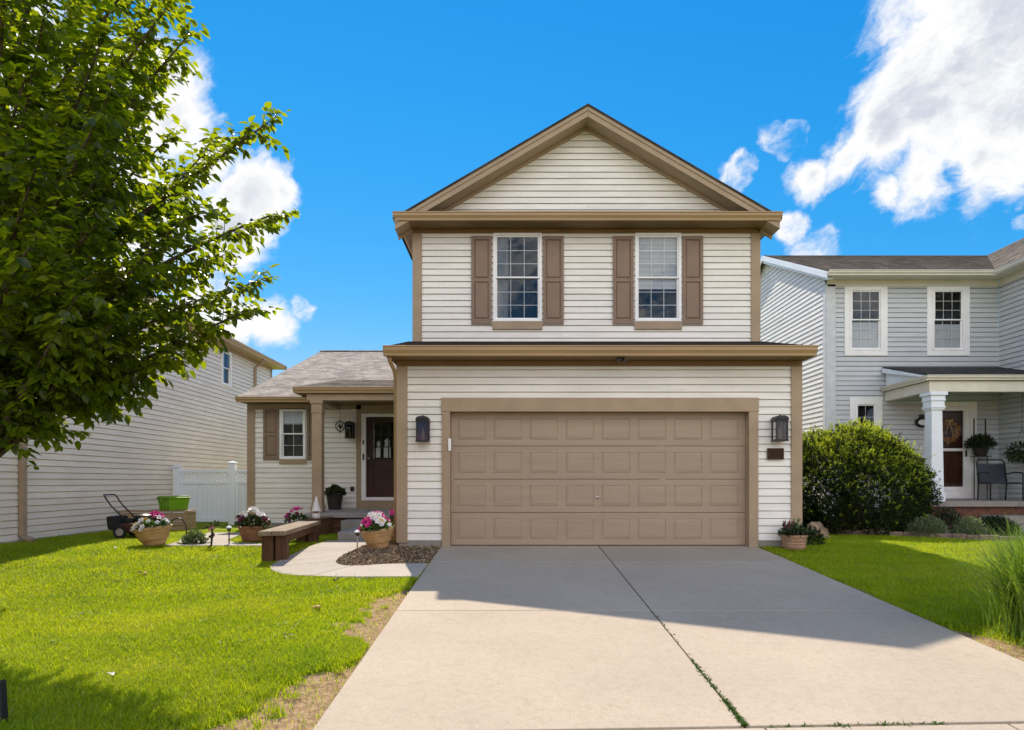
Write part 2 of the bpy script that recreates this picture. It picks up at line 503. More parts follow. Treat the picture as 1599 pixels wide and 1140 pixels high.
class MB:
    def __init__(s, T=T_id):
        s.v, s.f, s.T = [], [], T

    def add(s, vs, fs):
        o = len(s.v)
        s.v += [s.T(*p) for p in vs]
        s.f += [tuple(i + o for i in f) for f in fs]
        return s

    def box(s, a0, a1, b0, b1, c0, c1):
        vs = [(a, b, c) for a in (a0, a1) for b in (b0, b1) for c in (c0, c1)]
        return s.add(vs, [(0, 1, 3, 2), (4, 6, 7, 5), (0, 4, 5, 1), (2, 3, 7, 6), (0, 2, 6, 4), (1, 5, 7, 3)])

    def quad(s, a, b, c, d):
        return s.add([a, b, c, d], [(0, 1, 2, 3)])

    def prism(s, poly, ext, axis=1):
        """polygon of 2-D points extruded along an axis (0: (y,z) along x, 1: (x,z) along y, 2: (x,y) along z)"""
        n = len(poly); e0, e1 = ext
        def put(p, e):
            return (e, p[0], p[1]) if axis == 0 else ((p[0], e, p[1]) if axis == 1 else (p[0], p[1], e))
        vs = [put(p, e0) for p in poly] + [put(p, e1) for p in poly]
        fs = [tuple(range(n)), tuple(range(2 * n - 1, n - 1, -1))]
        fs += [(i, i + n, (i + 1) % n + n, (i + 1) % n) for i in range(n)]
        return s.add(vs, fs)

    def tube(s, pts, rad, sides=8, closed=False):
        pts = [Vector(p) for p in pts]
        if not isinstance(rad, (list, tuple)):
            rad = [rad] * len(pts)
        o = len(s.v); n = len(pts); up = None
        for i, p in enumerate(pts):
            if closed:
                d = (pts[(i + 1) % n] - pts[i - 1])
            else:
                d = (pts[min(i + 1, n - 1)] - pts[max(i - 1, 0)])
            d = d.normalized() if d.length > 1e-9 else Vector((0, 0, 1))
            if up is None:
                up = Vector((0, 0, 1)) if abs(d.z) < .9 else Vector((1, 0, 0))
            a = d.cross(up)
            if a.length < 1e-6:
                a = d.cross(Vector((1, .3, 0)))
            a.normalize(); b = a.cross(d).normalized(); up = b
            for k in range(sides):
                t = 2 * math.pi * k / sides
                q = p + (a * math.cos(t) + b * math.sin(t)) * rad[i]
                s.v.append(s.T(*q))
        m = n if closed else n - 1
        for i in range(m):
            for k in range(sides):
                k2 = (k + 1) % sides; j = (i + 1) % n
                s.f.append((o + i * sides + k, o + i * sides + k2, o + j * sides + k2, o + j * sides + k))
        if not closed:
            s.f.append(tuple(o + k for k in range(sides))[::-1])
            s.f.append(tuple(o + (n - 1) * sides + k for k in range(sides)))
        return s

    def lathe(s, prof, c=(0, 0, 0), segs=24, sx=1.0, sy=1.0):
        o = len(s.v); n = len(prof)
        for r, z in prof:
            for k in range(segs):
                t = 2 * math.pi * k / segs
                s.v.append(s.T(c[0] + r * math.cos(t) * sx, c[1] + r * math.sin(t) * sy, c[2] + z))
        for i in range(n - 1):
            for k in range(segs):
                k2 = (k + 1) % segs
                s.f.append((o + i * segs + k, o + i * segs + k2, o + (i + 1) * segs + k2, o + (i + 1) * segs + k))
        return s

    def blob(s, c, r, sub=2, jit=0.0, seed=0):
        bm = bmesh.new()
        bmesh.ops.create_icosphere(bm, subdivisions=sub, radius=1.0)
        rr = random.Random(seed)
        vs = []
        for v in bm.verts:
            k = 1 + jit * (rr.random() - .5) * 2
            vs.append((c[0] + v.co.x * r[0] * k, c[1] + v.co.y * r[1] * k, c[2] + v.co.z * r[2] * k))
        fs = [tuple(x.index for x in f.verts) for f in bm.faces]
        bm.free()
        return s.add(vs, fs)

    def build(s, name, mat, parent=None, bevel=0.0, smooth=False, mats=None, recalc=True):
        me = bpy.data.meshes.new(name)
        me.from_pydata(s.v, [], s.f)
        if recalc:
            bm = bmesh.new(); bm.from_mesh(me)
            bmesh.ops.recalc_face_normals(bm, faces=bm.faces)
            bm.to_mesh(me); bm.free()
        if smooth:
            me.polygons.foreach_set('use_smooth', [True] * len(me.polygons))
        me.materials.append(M[mat])
        o = bpy.data.objects.new(name, me)
        COL.objects.link(o)
        if parent is not None:
            put(o, parent)
        if bevel:
            b = o.modifiers.new('bevel', 'BEVEL'); b.width = bevel; b.segments = 2; b.limit_method = 'ANGLE'; b.angle_limit = R(40)
            b.harden_normals = False
        return o


def put(o, parent):
    o.parent = parent
    if parent.type == 'EMPTY' and parent.get('_world'):
        o.matrix_parent_inverse = Matrix.Translation(parent.location).inverted()


def tag(o, label=None, cat=None, group=None, kind=None):
    if label: o['label'] = label
    if cat: o['category'] = cat
    if group: o['group'] = group
    if kind: o['kind'] = kind
    return o


def thing(name, label, cat, loc=(0, 0, 0), rz=0.0, group=None, world=False):
    """an Empty at the thing's base; world=True: its parts are given in world coordinates"""
    o = bpy.data.objects.new(name, None)
    COL.objects.link(o)
    o.empty_display_size = .2
    o.location = loc
    o.rotation_euler = (0, 0, rz)
    if world: o['_world'] = 1
    return tag(o, label, cat, group)


def dup(root, loc, rz, label=None, group=None, scale=None):
    r = root.copy(); COL.objects.link(r); r.location = loc; r.rotation_euler = (0, 0, rz)
    if scale: r.scale = (scale,) * 3
    if label: r['label'] = label
    if group: r['group'] = group
    def rec(src, dst):
        for ch in list(src.children):
            c = ch.copy(); COL.objects.link(c); c.parent = dst
            rec(ch, c)
    rec(root, r)
    return r


def at(px, py, d):          # a point seen at a photo position, at a given distance
    return Vector(((px - 803) / 1000 * d, d, CZ + (752 - py) / 1000 * d))


def gz(x, y):               # height of the ground
    y = np.asarray(y, dtype=float)
    return -.062 * np.clip(10.49 - y, 0, 9.5)


def gzf(y): return float(gz(0, y))


def inpoly(px, py, poly):
    px = np.asarray(px); py = np.asarray(py)
    r = np.zeros(px.shape, bool); n = len(poly); j = n - 1
    for i in range(n):
        xi, yi = poly[i]; xj, yj = poly[j]
        c = ((yi > py) != (yj > py)) & (px < (xj - xi) * (py - yi) / (yj - yi + 1e-12) + xi)
        r ^= c; j = i
    return r


seam = random.Random(5)


def siding(mb, z0, z1, spans, e=.1215, lap=.020, skip=()):
    """lapped boards: every course is a sloping face, a shadow groove and a lip; spans: z -> (u0, u1) or fixed pair;
    skip: openings (u0, u1, z0, z1)"""
    fx = spans if callable(spans) else (lambda z: spans)
    z = z0
    while z < z1 - 1e-6:
        zt = min(z + e, z1)
        a0, b0 = fx(z); a1, b1 = fx(zt)
        cuts = sorted({z, zt} | {c for k in skip for c in (k[2], k[3]) if z < c < zt})
        full = zt - z >= e * .9
        def nn(q):            # depth of the profile at height q inside the course
            t = (q - z) / e
            return lap * (1 - t) + .003 * t
        for qa, qb in zip(cuts[:-1], cuts[1:]):
            qm = (qa + qb) / 2
            holes = sorted((k[0], k[1]) for k in skip if k[2] <= qm <= k[3])
            def lerp(q, p0, p1): return p0 + (p1 - p0) * (q - z) / (zt - z)
            l0, r0, l1, r1 = lerp(qa, a0, a1), lerp(qa, b0, b1), lerp(qb, a0, a1), lerp(qb, b0, b1)
            pieces = []; cl0, cl1 = l0, l1
            for h0, h1 in holes:
                if h0 > cl0 and h0 < r0: pieces.append((cl0, h0, cl1, h0))
                if h1 > cl0: cl0 = cl1 = h1
            if cl0 < r0 or cl1 < r1: pieces.append((cl0, r0, cl1, r1))
            seams = []
            for p, q, p1, q1 in pieces:      # boards are joined with an overlap every few metres
                sx = p + 1.2 + seam.random() * 2.6
                while sx < min(q, q1) - .6 and sx > max(p, p1):
                    seams.append((p, sx, p1, sx)); p = p1 = sx; sx += 2.2 + seam.random() * 1.6
                seams.append((p, q, p1, q1))
            for p, q, p1, q1 in seams:
                if qb == zt and full:
                    g = max(qa, zt - .0135)
                    mb.quad((p, nn(qa), qa), (q, nn(qa), qa), (q1, nn(g), g), (p1, nn(g), g))
                    mb.add([(p1, nn(g), g), (q1, nn(g), g), (q1, -.026, g + .002), (p1, -.026, g + .002), (q1, -.026, zt), (p1, -.026, zt),
                            (q1, lap, zt), (p1, lap, zt)], [(0, 1, 2, 3), (3, 2, 4, 5), (5, 4, 6, 7)])
                else:
                    mb.quad((p, nn(qa), qa), (q, nn(qa), qa), (q1, nn(qb), qb), (p1, nn(qb), qb))
        z = zt
    return mb


# ------------------------------------------------------------------ ground
DRIVE = (-1.2, 3.97)
WALK_IN = [(-1.215, 9.0), (-1.75, 8.95), (-2.13, 8.83), (-2.38, 8.87), (-2.54, 9.12), (-2.58, 9.6), (-2.52, 10.2), (-2.46, 10.8), (-2.46, 11.45)]
WALK_OUT = [(-1.215, 8.12), (-1.9, 8.11), (-2.4, 8.13), (-2.95, 8.26), (-3.28, 8.62), (-3.38, 9.1), (-3.36, 9.9), (-3.34, 10.7), (-3.34, 11.45)]
WALK = WALK_IN + WALK_OUT[::-1]
MULCH = WALK_IN[:] + [(-2.46, 11.6), (-1.9, 11.6), (-1.9, 10.49), (-1.21, 10.49)]
PAD = [(-5.78, 10.55), (-4.15, 10.52), (-4.15, 10.86), (-4.75, 10.98), (-5.15, 11.5), (-5.55, 13.2), (-6.3, 13.2), (-5.95, 11.6)]
BED = [(4.75, 13.2), (6.2, 12.95), (7.3, 12.5), (8.3, 11.75), (8.9, 11.3), (9.6, 10.95), (10.6, 10.8), (13, 10.8), (13, 16), (4.75, 16)]


def bare(x, y):
    """how bare the lawn is: worn soil along the drive and a few spots"""
    w = .20 + .16 * np.sin(y * 2.1 + .6) + .12 * np.sin(y * 5.3 + 1.9) + .26 * np.clip(5.2 - y, 0, 1.2) + .05 * np.sin(x * 9 + y * 11)
    w = w * (1 + .45 * np.sin(13 * x + 9 * y) * np.sin(15 * y - 6 * x) + .35 * np.sin(31 * x + 5) * np.sin(27 * y))
    d = DRIVE[0] - x
    l = np.clip(1.75 - d / np.maximum(w, .03), 0, 1) * (d > -.05) * (y < 7.9) * (y > 2)
    w2 = .09 + .06 * np.sin(y * 2.7) + .04 * np.sin(y * 6.1) + .45 * np.exp(-((y - 5.35) / .5) ** 2)
    d2 = x - DRIVE[1]
    r = np.clip(1.2 - d2 / np.maximum(w2, .03), 0, 1) * (d2 > -.05) * (y < 10.4)
    s = .9 * np.exp(-(((x + 2.07) / .09) ** 2 + ((y - 6.72) / .10) ** 2))
    return np.clip(np.maximum(np.maximum(l, r), s), 0, 1)


def ground():
    xs = np.concatenate([[-2500, -600, -150, -50, -22, -13], np.arange(-9.6, 9.01, .1), [11, 14, 22, 50, 150, 600, 2500]])
    ys = np.concatenate([[-2500, -600, -150, -60, -30, -14, -9.5, -5, -2, 0], np.arange(1.0, 13.51, .1), [15, 18, 24, 40, 90, 200, 700, 3000]])
    X, Y = np.meshgrid(xs, ys, indexing='ij')
    Z = gz(X, Y) - .035 + .012 * np.sin(X * 1.3 + Y * .7) * np.sin(Y * 1.1)
    Z = np.where((X > -1.4) & (X < 4.2), np.minimum(Z, gz(X, Y) - .035), Z)
    nx, ny = X.shape
    v = np.stack([X, Y, Z], -1).reshape(-1, 3)
    idx = np.arange(nx * ny).reshape(nx, ny)
    f = np.stack([idx[:-1, :-1], idx[1:, :-1], idx[1:, 1:], idx[:-1, 1:]], -1).reshape(-1, 4)
    me = bpy.data.meshes.new('lawn')
    me.from_pydata(v.tolist(), [], f.tolist())
    a = me.attributes.new('bare', 'FLOAT', 'POINT')
    a.data.foreach_set('value', bare(v[:, 0], v[:, 1]).astype(np.float32))
    me.polygons.foreach_set('use_smooth', [True] * len(me.polygons))
    me.materials.append(M['lawn_soil'])
    o = bpy.data.objects.new('lawn', me); COL.objects.link(o)
    tag(o, kind='structure')


ground()


def slab(mb, x0, x1, y0, y1, t=.10):
    """one concrete slab lying on the sloping ground"""
    a, b = gzf(y0), gzf(y1)
    mb.add([(x0, y0, a - t), (x1, y0, a - t), (x1, y1, b - t), (x0, y1, b - t), (x0, y0, a), (x1, y0, a), (x1, y1, b), (x0, y1, b)],
           [(0, 3, 2, 1), (4, 5, 6, 7), (0, 1, 5, 4), (1, 2, 6, 5), (2, 3, 7, 6), (3, 0, 4, 7)])


mb = MB()
g = .007
for x0, x1 in ((DRIVE[0], 1.39 - g), (1.39 + g, DRIVE[1])):
    for y0, y1 in ((3.86, 6.50 - .006), (6.50 + .006, 9.14 - .005), (9.14 + .005, 10.60)):
        slab(mb, x0, x1, y0, y1)


def shear(mb):      # the pavement runs very slightly askew to the drive
    mb.v = [(x, y2, z + gzf(y2) - gzf(y)) for x, y, z in mb.v for y2 in [y + (.038 * max(-8, min(8, x)) - .055 if y < 3.9 else 0)]]


shear(mb)
tag(mb.build('driveway', 'concrete', bevel=.006), kind='structure')
mb = MB()
slab(mb, -60, -1.5, 2.3, 3.83)
for k in range(0, 5):
    slab(mb, -1.493 + 1.5 * k, -1.507 + 1.5 * (k + 1), 2.3, 3.83)
slab(mb, 6.01, 60, 2.3, 3.83)
shear(mb)
tag(mb.build('sidewalk', 'concrete', bevel=.006), kind='structure')
mb = MB(); slab(mb, 1.36, 1.42, 3.86, 10.5, .02); slab(mb, -1.18, 1.355, 6.47, 6.53, .02); slab(mb, 1.425, 3.95, 6.47, 6.53, .02); slab(mb, -1.18, 1.355, 9.11, 9.17, .02); slab(mb, 1.425, 3.95, 9.11, 9.17, .02)
for o in (mb,):
    o.v = [(x, y, z - .011) for x, y, z in o.v]
tag(mb.build('driveway_joint', 'joint_soil'), kind='structure')
mb = MB(); mb.box(-80, 80, -9, -1, -.80, -.60)
tag(mb.build('road', 'asphalt'), kind='structure')
mb = MB(); mb.box(-80, 80, -1, -.85, -.80, -.50); mb.box(-80, 80, -9.15, -9, -.80, -.50)
tag(mb.build('kerb', 'concrete', bevel=.02), kind='structure')
mb = MB(); slab(mb, DRIVE[0] - .6, DRIVE[1] + .6, -.85, 2.29)
mb.v = [(x, y, z + (.02 if z < -.5 else 0)) for x, y, z in mb.v]
tag(mb.build('driveway_apron', 'concrete'), kind='structure')


def catmull(p, n=6):
    p = [Vector((a, b)) for a, b in p]; out = []
    for i in range(len(p) - 1):
        p0 = p[max(i - 1, 0)]; p1 = p[i]; p2 = p[i + 1]; p3 = p[min(i + 2, len(p) - 1)]
        for k in range(n):
            t = k / n
            out.append(.5 * ((2 * p1) + (p2 - p0) * t + (2 * p0 - 5 * p1 + 4 * p2 - p3) * t * t + (3 * p1 - p0 - 3 * p2 + p3) * t ** 3))
    out.append(p[-1])
    return out


wi, wo = catmull(WALK_IN), catmull(WALK_OUT)
mb = MB()
joints = [0, 14, 25, 30, 36, len(wi) - 1]
for a, b in zip(joints[:-1], joints[1:]):
    n = b - a + 1
    I = wi[a:b + 1]; O = wo[a:b + 1]
    ds = .006
    I = [Vector(p) for p in I]; O = [Vector(p) for p in O]
    if a: I[0] += (I[1] - I[0]).normalized() * ds; O[0] += (O[1] - O[0]).normalized() * ds
    I[-1] += (I[-2] - I[-1]).normalized() * ds; O[-1] += (O[-2] - O[-1]).normalized() * ds
    poly = I + O[::-1]
    top = [(p.x, p.y, gzf(p.y) + .008) for p in poly]; bot = [(x, y, z - .11) for x, y, z in top]
    m = len(poly)
    mb.add(top + bot, [(i, i + 1, m - 2 - i, m - 1 - i) for i in range(n - 1)] + [(i, (i + 1) % m, (i + 1) % m + m, i + m) for i in range(m)])
tag(mb.build('walkway', 'concrete_path', bevel=.006), kind='structure')
mb = MB(); mb.prism(PAD, (-.09, .012), 2)
tag(mb.build('side_path', 'concrete_path', bevel=.008), kind='structure')
mb = MB(); mb.prism(BED, (-.10, -.012), 2)
tag(mb.build('planting_bed', 'soil'), kind='structure')
mb = MB()
mp = [(x, y) for x, y in [tuple(p) for p in wi]] + MULCH[len(WALK_IN):]
mb.add([(x, y, gzf(y) - .018) for x, y in mp], [tuple(range(len(mp)))])
tag(mb.build('mulch_bed', 'soil'), kind='structure')


def island_mesh(name, V, F, mat, parent=None, attr=None, smooth=False):
    me = bpy.data.meshes.new(name)
    nv, nf, k = len(V), len(F), F.shape[1]
    me.vertices.add(nv); me.vertices.foreach_set('co', V.astype(np.float32).ravel())
    me.loops.add(nf * k); me.loops.foreach_set('vertex_index', F.astype(np.int32).ravel())
    me.polygons.add(nf)
    me.polygons.foreach_set('loop_start', np.arange(0, nf * k, k, dtype=np.int32))
    me.polygons.foreach_set('loop_total', np.full(nf, k, dtype=np.int32))
    if smooth: me.polygons.foreach_set('use_smooth', np.ones(nf, bool))
    me.update(calc_edges=True)
    if attr is not None:
        a = me.attributes.new(attr[0], 'FLOAT', 'POINT'); a.data.foreach_set('value', attr[1].astype(np.float32))
    me.materials.append(M[mat])
    o = bpy.data.objects.new(name, me); COL.objects.link(o)
    if parent is not None: put(o, parent)
    return o


def unit(a): return a / np.maximum(np.linalg.norm(a, axis=1, keepdims=True), 1e-9)


def leaves(P, A, N, L, W, fold=.22, droop=.12):
    """folded pointed leaves: base P, axis A, upper side N, length L, half width W -> vertices, quads (two per leaf)"""
    A = unit(A); S = unit(np.cross(A, N)); N = np.cross(S, A)
    L = L[:, None]; W = W[:, None]
    base = P
    tip = P + A * L - N * L * droop
    l1 = P + A * L * .33 - S * W + N * W * fold; r1 = P + A * L * .33 + S * W + N * W * fold
    l2 = P + A * L * .70 - S * W * .72 + N * W * fold * .5 - N * L * droop * .4
    r2 = P + A * L * .70 + S * W * .72 + N * W * fold * .5 - N * L * droop * .4
    V = np.stack([base, l1, l2, tip, r2, r1], 1).reshape(-1, 3)
    i = np.arange(len(P))[:, None] * 6
    F = np.concatenate([i + np.array([[0, 1, 2, 3]]), i + np.array([[0, 3, 4, 5]])], 1).reshape(-1, 4)
    return V, F


def rnd_dir(n, r=rng):
    return unit(r.normal(size=(n, 3)))


# gravelly mulch chips
n = 9000
px_ = rng.uniform(-2.7, -1.15, n); py_ = rng.uniform(8.8, 11.6, n)
k = inpoly(px_, py_, [tuple(p) for p in mp])
px_, py_ = px_[k], py_[k]; n = len(px_)
P = np.stack([px_, py_, gz(px_, py_) - .012 + rng.uniform(0, .02, n)], 1)
A = rnd_dir(n); A[:, 2] *= .35
V, F = leaves(P, A, np.tile([0, 0, 1.], (n, 1)) + .6 * rng.normal(size=(n, 3)), rng.uniform(.02, .055, n), rng.uniform(.008, .018, n), .5, .2)
tag(island_mesh('mulch', V, F, 'mulch_chip'), 'loose brown mulch chips in the bed beside the garage corner', 'mulch', kind='stuff')


# ------------------------------------------------------------------ grass
def blades(X, Y, h0, h1, w, seed):
    r = np.random.default_rng(seed); n = len(X)
    h = r.uniform(h0, h1, n) * (1 + .28 * np.sin(X * 2.3 + np.sin(Y * 3.1)) * np.sin(Y * 2.9 + 1) + .5 * (r.random(n) < .03)); az = r.uniform(0, 2 * np.pi, n); lean = r.uniform(.2, 1.4, n) * h
    base = np.stack([X, Y, gz(X, Y) - .030], 1)
    d = np.stack([np.cos(az), np.sin(az), np.zeros(n)], 1)
    s = np.stack([-np.sin(az), np.cos(az), np.zeros(n)], 1) * (w * r.uniform(.7, 1.3, n))[:, None]
    up = np.array([[0, 0, 1.]])
    mid = base + d * (lean * .35)[:, None] + up * (h * .62)[:, None]
    tip = base + d * lean[:, None] + up * h[:, None]
    V = np.stack([base - s, base + s, mid + s * .8, mid - s * .8, tip], 1).reshape(-1, 3)
    i = np.arange(n)[:, None] * 5
    F = np.concatenate([i + np.array([[0, 1, 2]]), i + np.array([[0, 2, 3]]), i + np.array([[3, 2, 4]])], 1).reshape(-1, 3)
    return V, F


def lawn_blades():
    Vs, Fs, o = [], [], 0
    zones = [(-6.6, -1.2, 3.4, 5.2, 20000), (-8.7, -1.2, 5.2, 7.0, 14000), (-8.7, -1.2, 7.0, 9.2, 9000), (-8.75, -2.3, 9.2, 13.9, 5500),
             (3.97, 8.2, 3.8, 7.2, 12000), (3.97, 11.9, 7.2, 13.2, 6000), (-1.9, -1.2, 9.9, 10.5, 900)]
    for x0, x1, y0, y1, dens in zones:
        n = int((x1 - x0) * (y1 - y0) * dens)
        X = rng.uniform(x0, x1, n); Y = rng.uniform(y0, y1, n)
        # keep what the frame (with a margin) can see
        k = (np.abs(X) < .88 * Y + 2.2)
        k &= ~((X > DRIVE[0] + .012) & (X < DRIVE[1] - .012))
        k &= Y > 3.83 - .055 + .038 * X + .01
        for poly in (WALK, PAD, BED): k &= ~inpoly(X, Y, poly)
        if x0 != -1.9: k &= ~inpoly(X, Y, MULCH)
        else: k &= rng.random(n) < np.clip((X + 1.75) * 1.6, .05, 1)
        k &= ~((X > -6.45) & (X < 4.7) & (Y > 15.4)) & ~((X > -1.9) & (X < 4.7) & (Y > 10.47))
        k &= ~((X > -4.35) & (X < -1.9) & (Y > 13.2)) & ~((X > -3.25) & (X < -1.85) & (Y > 11.4))
        # patchy thickness and bare soil
        th = .80 + .2 * np.sin(X * 3.1 + 1.3 * np.sin(Y * 2.3)) * np.sin(Y * 2.7 + np.sin(X * 1.9))
        k &= rng.random(n) < th * np.clip(1.02 - 1.15 * bare(X, Y), .04, 1)
        X, Y = X[k], Y[k]
        h = .042 if x0 != -1.9 else .05
        w = .0026 if y0 < 7 else .0040
        b = bare(X, Y)
        V, F = blades(X, Y, h * .65, h * 1.35, w, int(y0 * 10))
        Vs.append(V); Fs.append(F + o); o += len(V)
    V = np.concatenate(Vs); F = np.concatenate(Fs)
    tag(island_mesh('grass', V, F, 'grass_blade'), 'short bright green mown lawn grass', 'grass', kind='stuff')


lawn_blades()

# clover and broad-leaved weeds scattered through the lawn
cx_ = np.concatenate([rng.uniform(-7.5, -1.7, 90), rng.uniform(4.3, 7.5, 18)]); cy_ = np.concatenate([rng.uniform(3.9, 10.0, 90), rng.uniform(5.0, 10.3, 18)])
k = (np.abs(cx_) < .9 * cy_) & ~inpoly(cx_, cy_, WALK); cx_, cy_ = cx_[k], cy_[k]
cx_ = np.repeat(cx_, 26) + rng.normal(0, .07, len(cx_) * 26); cy_ = np.repeat(cy_, 26) + rng.normal(0, .07, len(cy_) * 26); n = len(cx_)
P3 = np.stack([cx_, cy_, gz(cx_, cy_) - .012 + rng.uniform(0, .018, n)], 1); A = rnd_dir(n); A[:, 2] = .25
V, F = leaves(P3, A, np.tile([0, 0, 1.], (n, 1)) + .25 * rng.normal(size=(n, 3)), rng.uniform(.018, .036, n), rng.uniform(.008, .013, n), .1, .1)
tag(island_mesh('clover', V, F, 'clover_leaf'), 'small darker clover and broad leaved weeds scattered in the lawn', 'clover', kind='stuff')

# weeds in the joints of the drive
P = []
for _ in range(230):
    t = random.random()
    if t < .74:
        y = 3.86 + (random.random() ** 1.8) * 1.15; P.append((1.39 + random.gauss(0, .008), y))
    elif t < .93:
        q = 1.4 + random.random() * 1.2; P.append((q, 3.845 - .055 + .038 * q + random.gauss(0, .010)))
    else:
        P.append((1.39 + random.gauss(0, .010), 5.0 + random.random() * 1.5))
P = np.array(P); n = len(P)
P3 = np.repeat(np.stack([P[:, 0], P[:, 1], gz(0, P[:, 1]) - .005], 1), 4, 0); n = len(P3)
A = rnd_dir(n); A[:, 2] = np.abs(A[:, 2]) * .8 + .15
V, F = leaves(P3, A, np.tile([0, 0, 1.], (n, 1)) + .3 * rng.normal(size=(n, 3)), rng.uniform(.012, .036, n), rng.uniform(.003, .006, n))
tag(island_mesh('weeds', V, F, 'pot_leaf'), 'small green weeds growing in the joints of the concrete drive', 'weeds', kind='stuff')


# ------------------------------------------------------------------ shared building details
def window(parent, T, u0, u1, z0, z1, frame=.045, sash=.030, cols=3, rows=3, proud=.045, fmat='white_paint', sill=None, cover=None, ext=None, depth=.5):
    """double-hung window; parts: frame (the part itself), panes, muntins, backing room, blind or curtain"""
    zm = (z0 + z1) / 2
    m = MB(T)
    m.box(u0, u0 + frame, -.08, proud, z0, z1); m.box(u1 - frame, u1, -.08, proud, z0, z1)
    m.box(u0 + frame, u1 - frame, -.08, proud, z1 - frame, z1); m.box(u0 + frame, u1 - frame, -.08, proud, z0, z0 + frame)
    w = m.build('window', fmat, parent, bevel=.004)
    a0, a1 = u0 + frame, u1 - frame
    halves = ((zm - .015, z1 - frame, .012), (z0 + frame, zm + .015, -.018))
    s = MB(T); p = MB(T); mu = MB(T)
    for lo, hi, n in halves:
        s.box(a0, a0 + sash, n - .03, n + .012, lo, hi); s.box(a1 - sash, a1, n - .03, n + .012, lo, hi)
        s.box(a0 + sash, a1 - sash, n - .03, n + .012, hi - sash, hi); s.box(a0 + sash, a1 - sash, n - .03, n + .012, lo, lo + sash)
        b0, b1, c0, c1 = a0 + sash, a1 - sash, lo + sash, hi - sash
        p.quad((b0, n - .006, c0), (b1, n - .006, c0), (b1, n - .006, c1), (b0, n - .006, c1))
        for i in range(1, cols):
            x = b0 + (b1 - b0) * i / cols; mu.box(x - .0055, x + .0055, n - .020, n - .009, c0, c1)
        for j in range(1, rows):
            z = c0 + (c1 - c0) * j / rows; mu.box(b0, b1, n - .022, n - .0105, z - .0055, z + .0055)
    s.build('sash', fmat, w, bevel=.003); p.build('pane', 'glass', w, recalc=False); mu.build('muntin', fmat, w)
    r = MB(T); e = .04
    r.add([(u0, -e, z0), (u1, -e, z0), (u1, -e, z1), (u0, -e, z1), (u0, -depth, z0), (u1, -depth, z0), (u1, -depth, z1), (u0, -depth, z1)],
          [(0, 1, 5, 4), (1, 2, 6, 5), (2, 3, 7, 6), (3, 0, 4, 7), (4, 5, 6, 7)])
    r.build('room_interior', 'interior_dark', w)
    if cover:
        kind, c0, c1, d0, d1 = cover
        c = MB(T)
        if kind == 'blind':
            z = d0
            while z < d1:
                c.quad((c0, -.047, z), (c1, -.047, z), (c1, -.060, z + .023), (c0, -.060, z + .023)); z += .025
            c.build('blind', 'blind', w, recalc=False)
        else:
            nn = 40
            us = [c0 + (c1 - c0) * i / nn for i in range(nn + 1)]
            ns = [-.085 + .025 * math.sin(i * 1.15) for i in range(nn + 1)]
            for i in range(nn):
                c.quad((us[i], ns[i], d0), (us[i + 1], ns[i + 1], d0), (us[i + 1], ns[i + 1], d1), (us[i], ns[i], d1))
            c.build('curtain', 'curtain', w, smooth=True, recalc=False)
    if ext:
        pad, mat_ = ext
        e = MB(T)
        e.box(u0 - pad, u0 - .001, .0, .036, z0 - pad, z1 + pad); e.box(u1 + .001, u1 + pad, .0, .036, z0 - pad, z1 + pad)
        e.box(u0 - .001, u1 + .001, .0, .036, z1 + .001, z1 + pad); e.box(u0 - .001, u1 + .001, .0, .040, z0 - pad, z0 - .001)
        e.build('window_trim', mat_, w, bevel=.005)
    if sill:
        h, mat_ = sill
        e = MB(T); e.box(u0 - .012, u1 + .012, .0, .05, z0 - h, z0 - .002)
        e.build('sill', mat_, w, bevel=.006)
    return w


def shutter(parent, T, u0, u1, z0, z1):
    m = MB(T); st = .058; n0, n1 = .022, .050
    zm = (z0 + z1) / 2
    m.box(u0, u0 + st, n0, n1, z0, z1); m.box(u1 - st, u1, n0, n1, z0, z1)
    for a, b in ((z0, z0 + .10), (zm - .035, zm + .035), (z1 - .07, z1)):
        m.box(u0 + st, u1 - st, n0, n1 - .002, a, b)
    for a, b in ((z0 + .10, zm - .035), (zm + .035, z1 - .07)):
        m.box(u0 + st, u1 - st, n0, n0 + .007, a, b)
        i = .022; j = .045
        a0, a1, b0, b1 = u0 + st + .008, u1 - st - .008, a + .008, b - .008
        q = [(a0, b0), (a1, b0), (a1, b1), (a0, b1)]; qi = [(a0 + i, b0 + i), (a1 - i, b0 + i), (a1 - i, b1 - i), (a0 + i, b1 - i)]
        m.add([(x, n0 + .008, z) for x, z in q] + [(x, n0 + .024, z) for x, z in qi],
              [(4, 5, 6, 7), (0, 1, 5, 4), (1, 2, 6, 5), (2, 3, 7, 6), (3, 0, 4, 7)])
    return m.build('shutter', 'shutter_brown', parent, bevel=.003)


def gutter(mb, x0, x1, yf, zt, h=.14, d=.12):
    """front gutter with an ogee face, running along x"""
    prof = [(yf, zt), (yf, zt - .018), (yf + .012, zt - .022), (yf + .014, zt - h * .45), (yf + .045, zt - h * .75), (yf + .05, zt - h),
            (yf + d, zt - h), (yf + d, zt), (yf + d - .008, zt), (yf + d - .008, zt - .05), (yf + .020, zt - .05), (yf + .020, zt)]
    mb.prism(prof, (x0, x1), 0)


def gutter_side(mb, y0, y1, xf, sgn, zt, h=.14, d=.12):
    """side gutter along y; xf outer face, sgn=+1 when the house lies at larger x"""
    prof = [(0, 0), (0, -.018), (.012, -.022), (.014, -h * .45), (.045, -h * .75), (.05, -h), (d, -h), (d, 0), (d - .008, 0), (d - .008, -.05), (.020, -.05), (.020, 0)]
    mb.prism([(xf + sgn * a, zt + b) for a, b in prof], (y0, y1), 1)


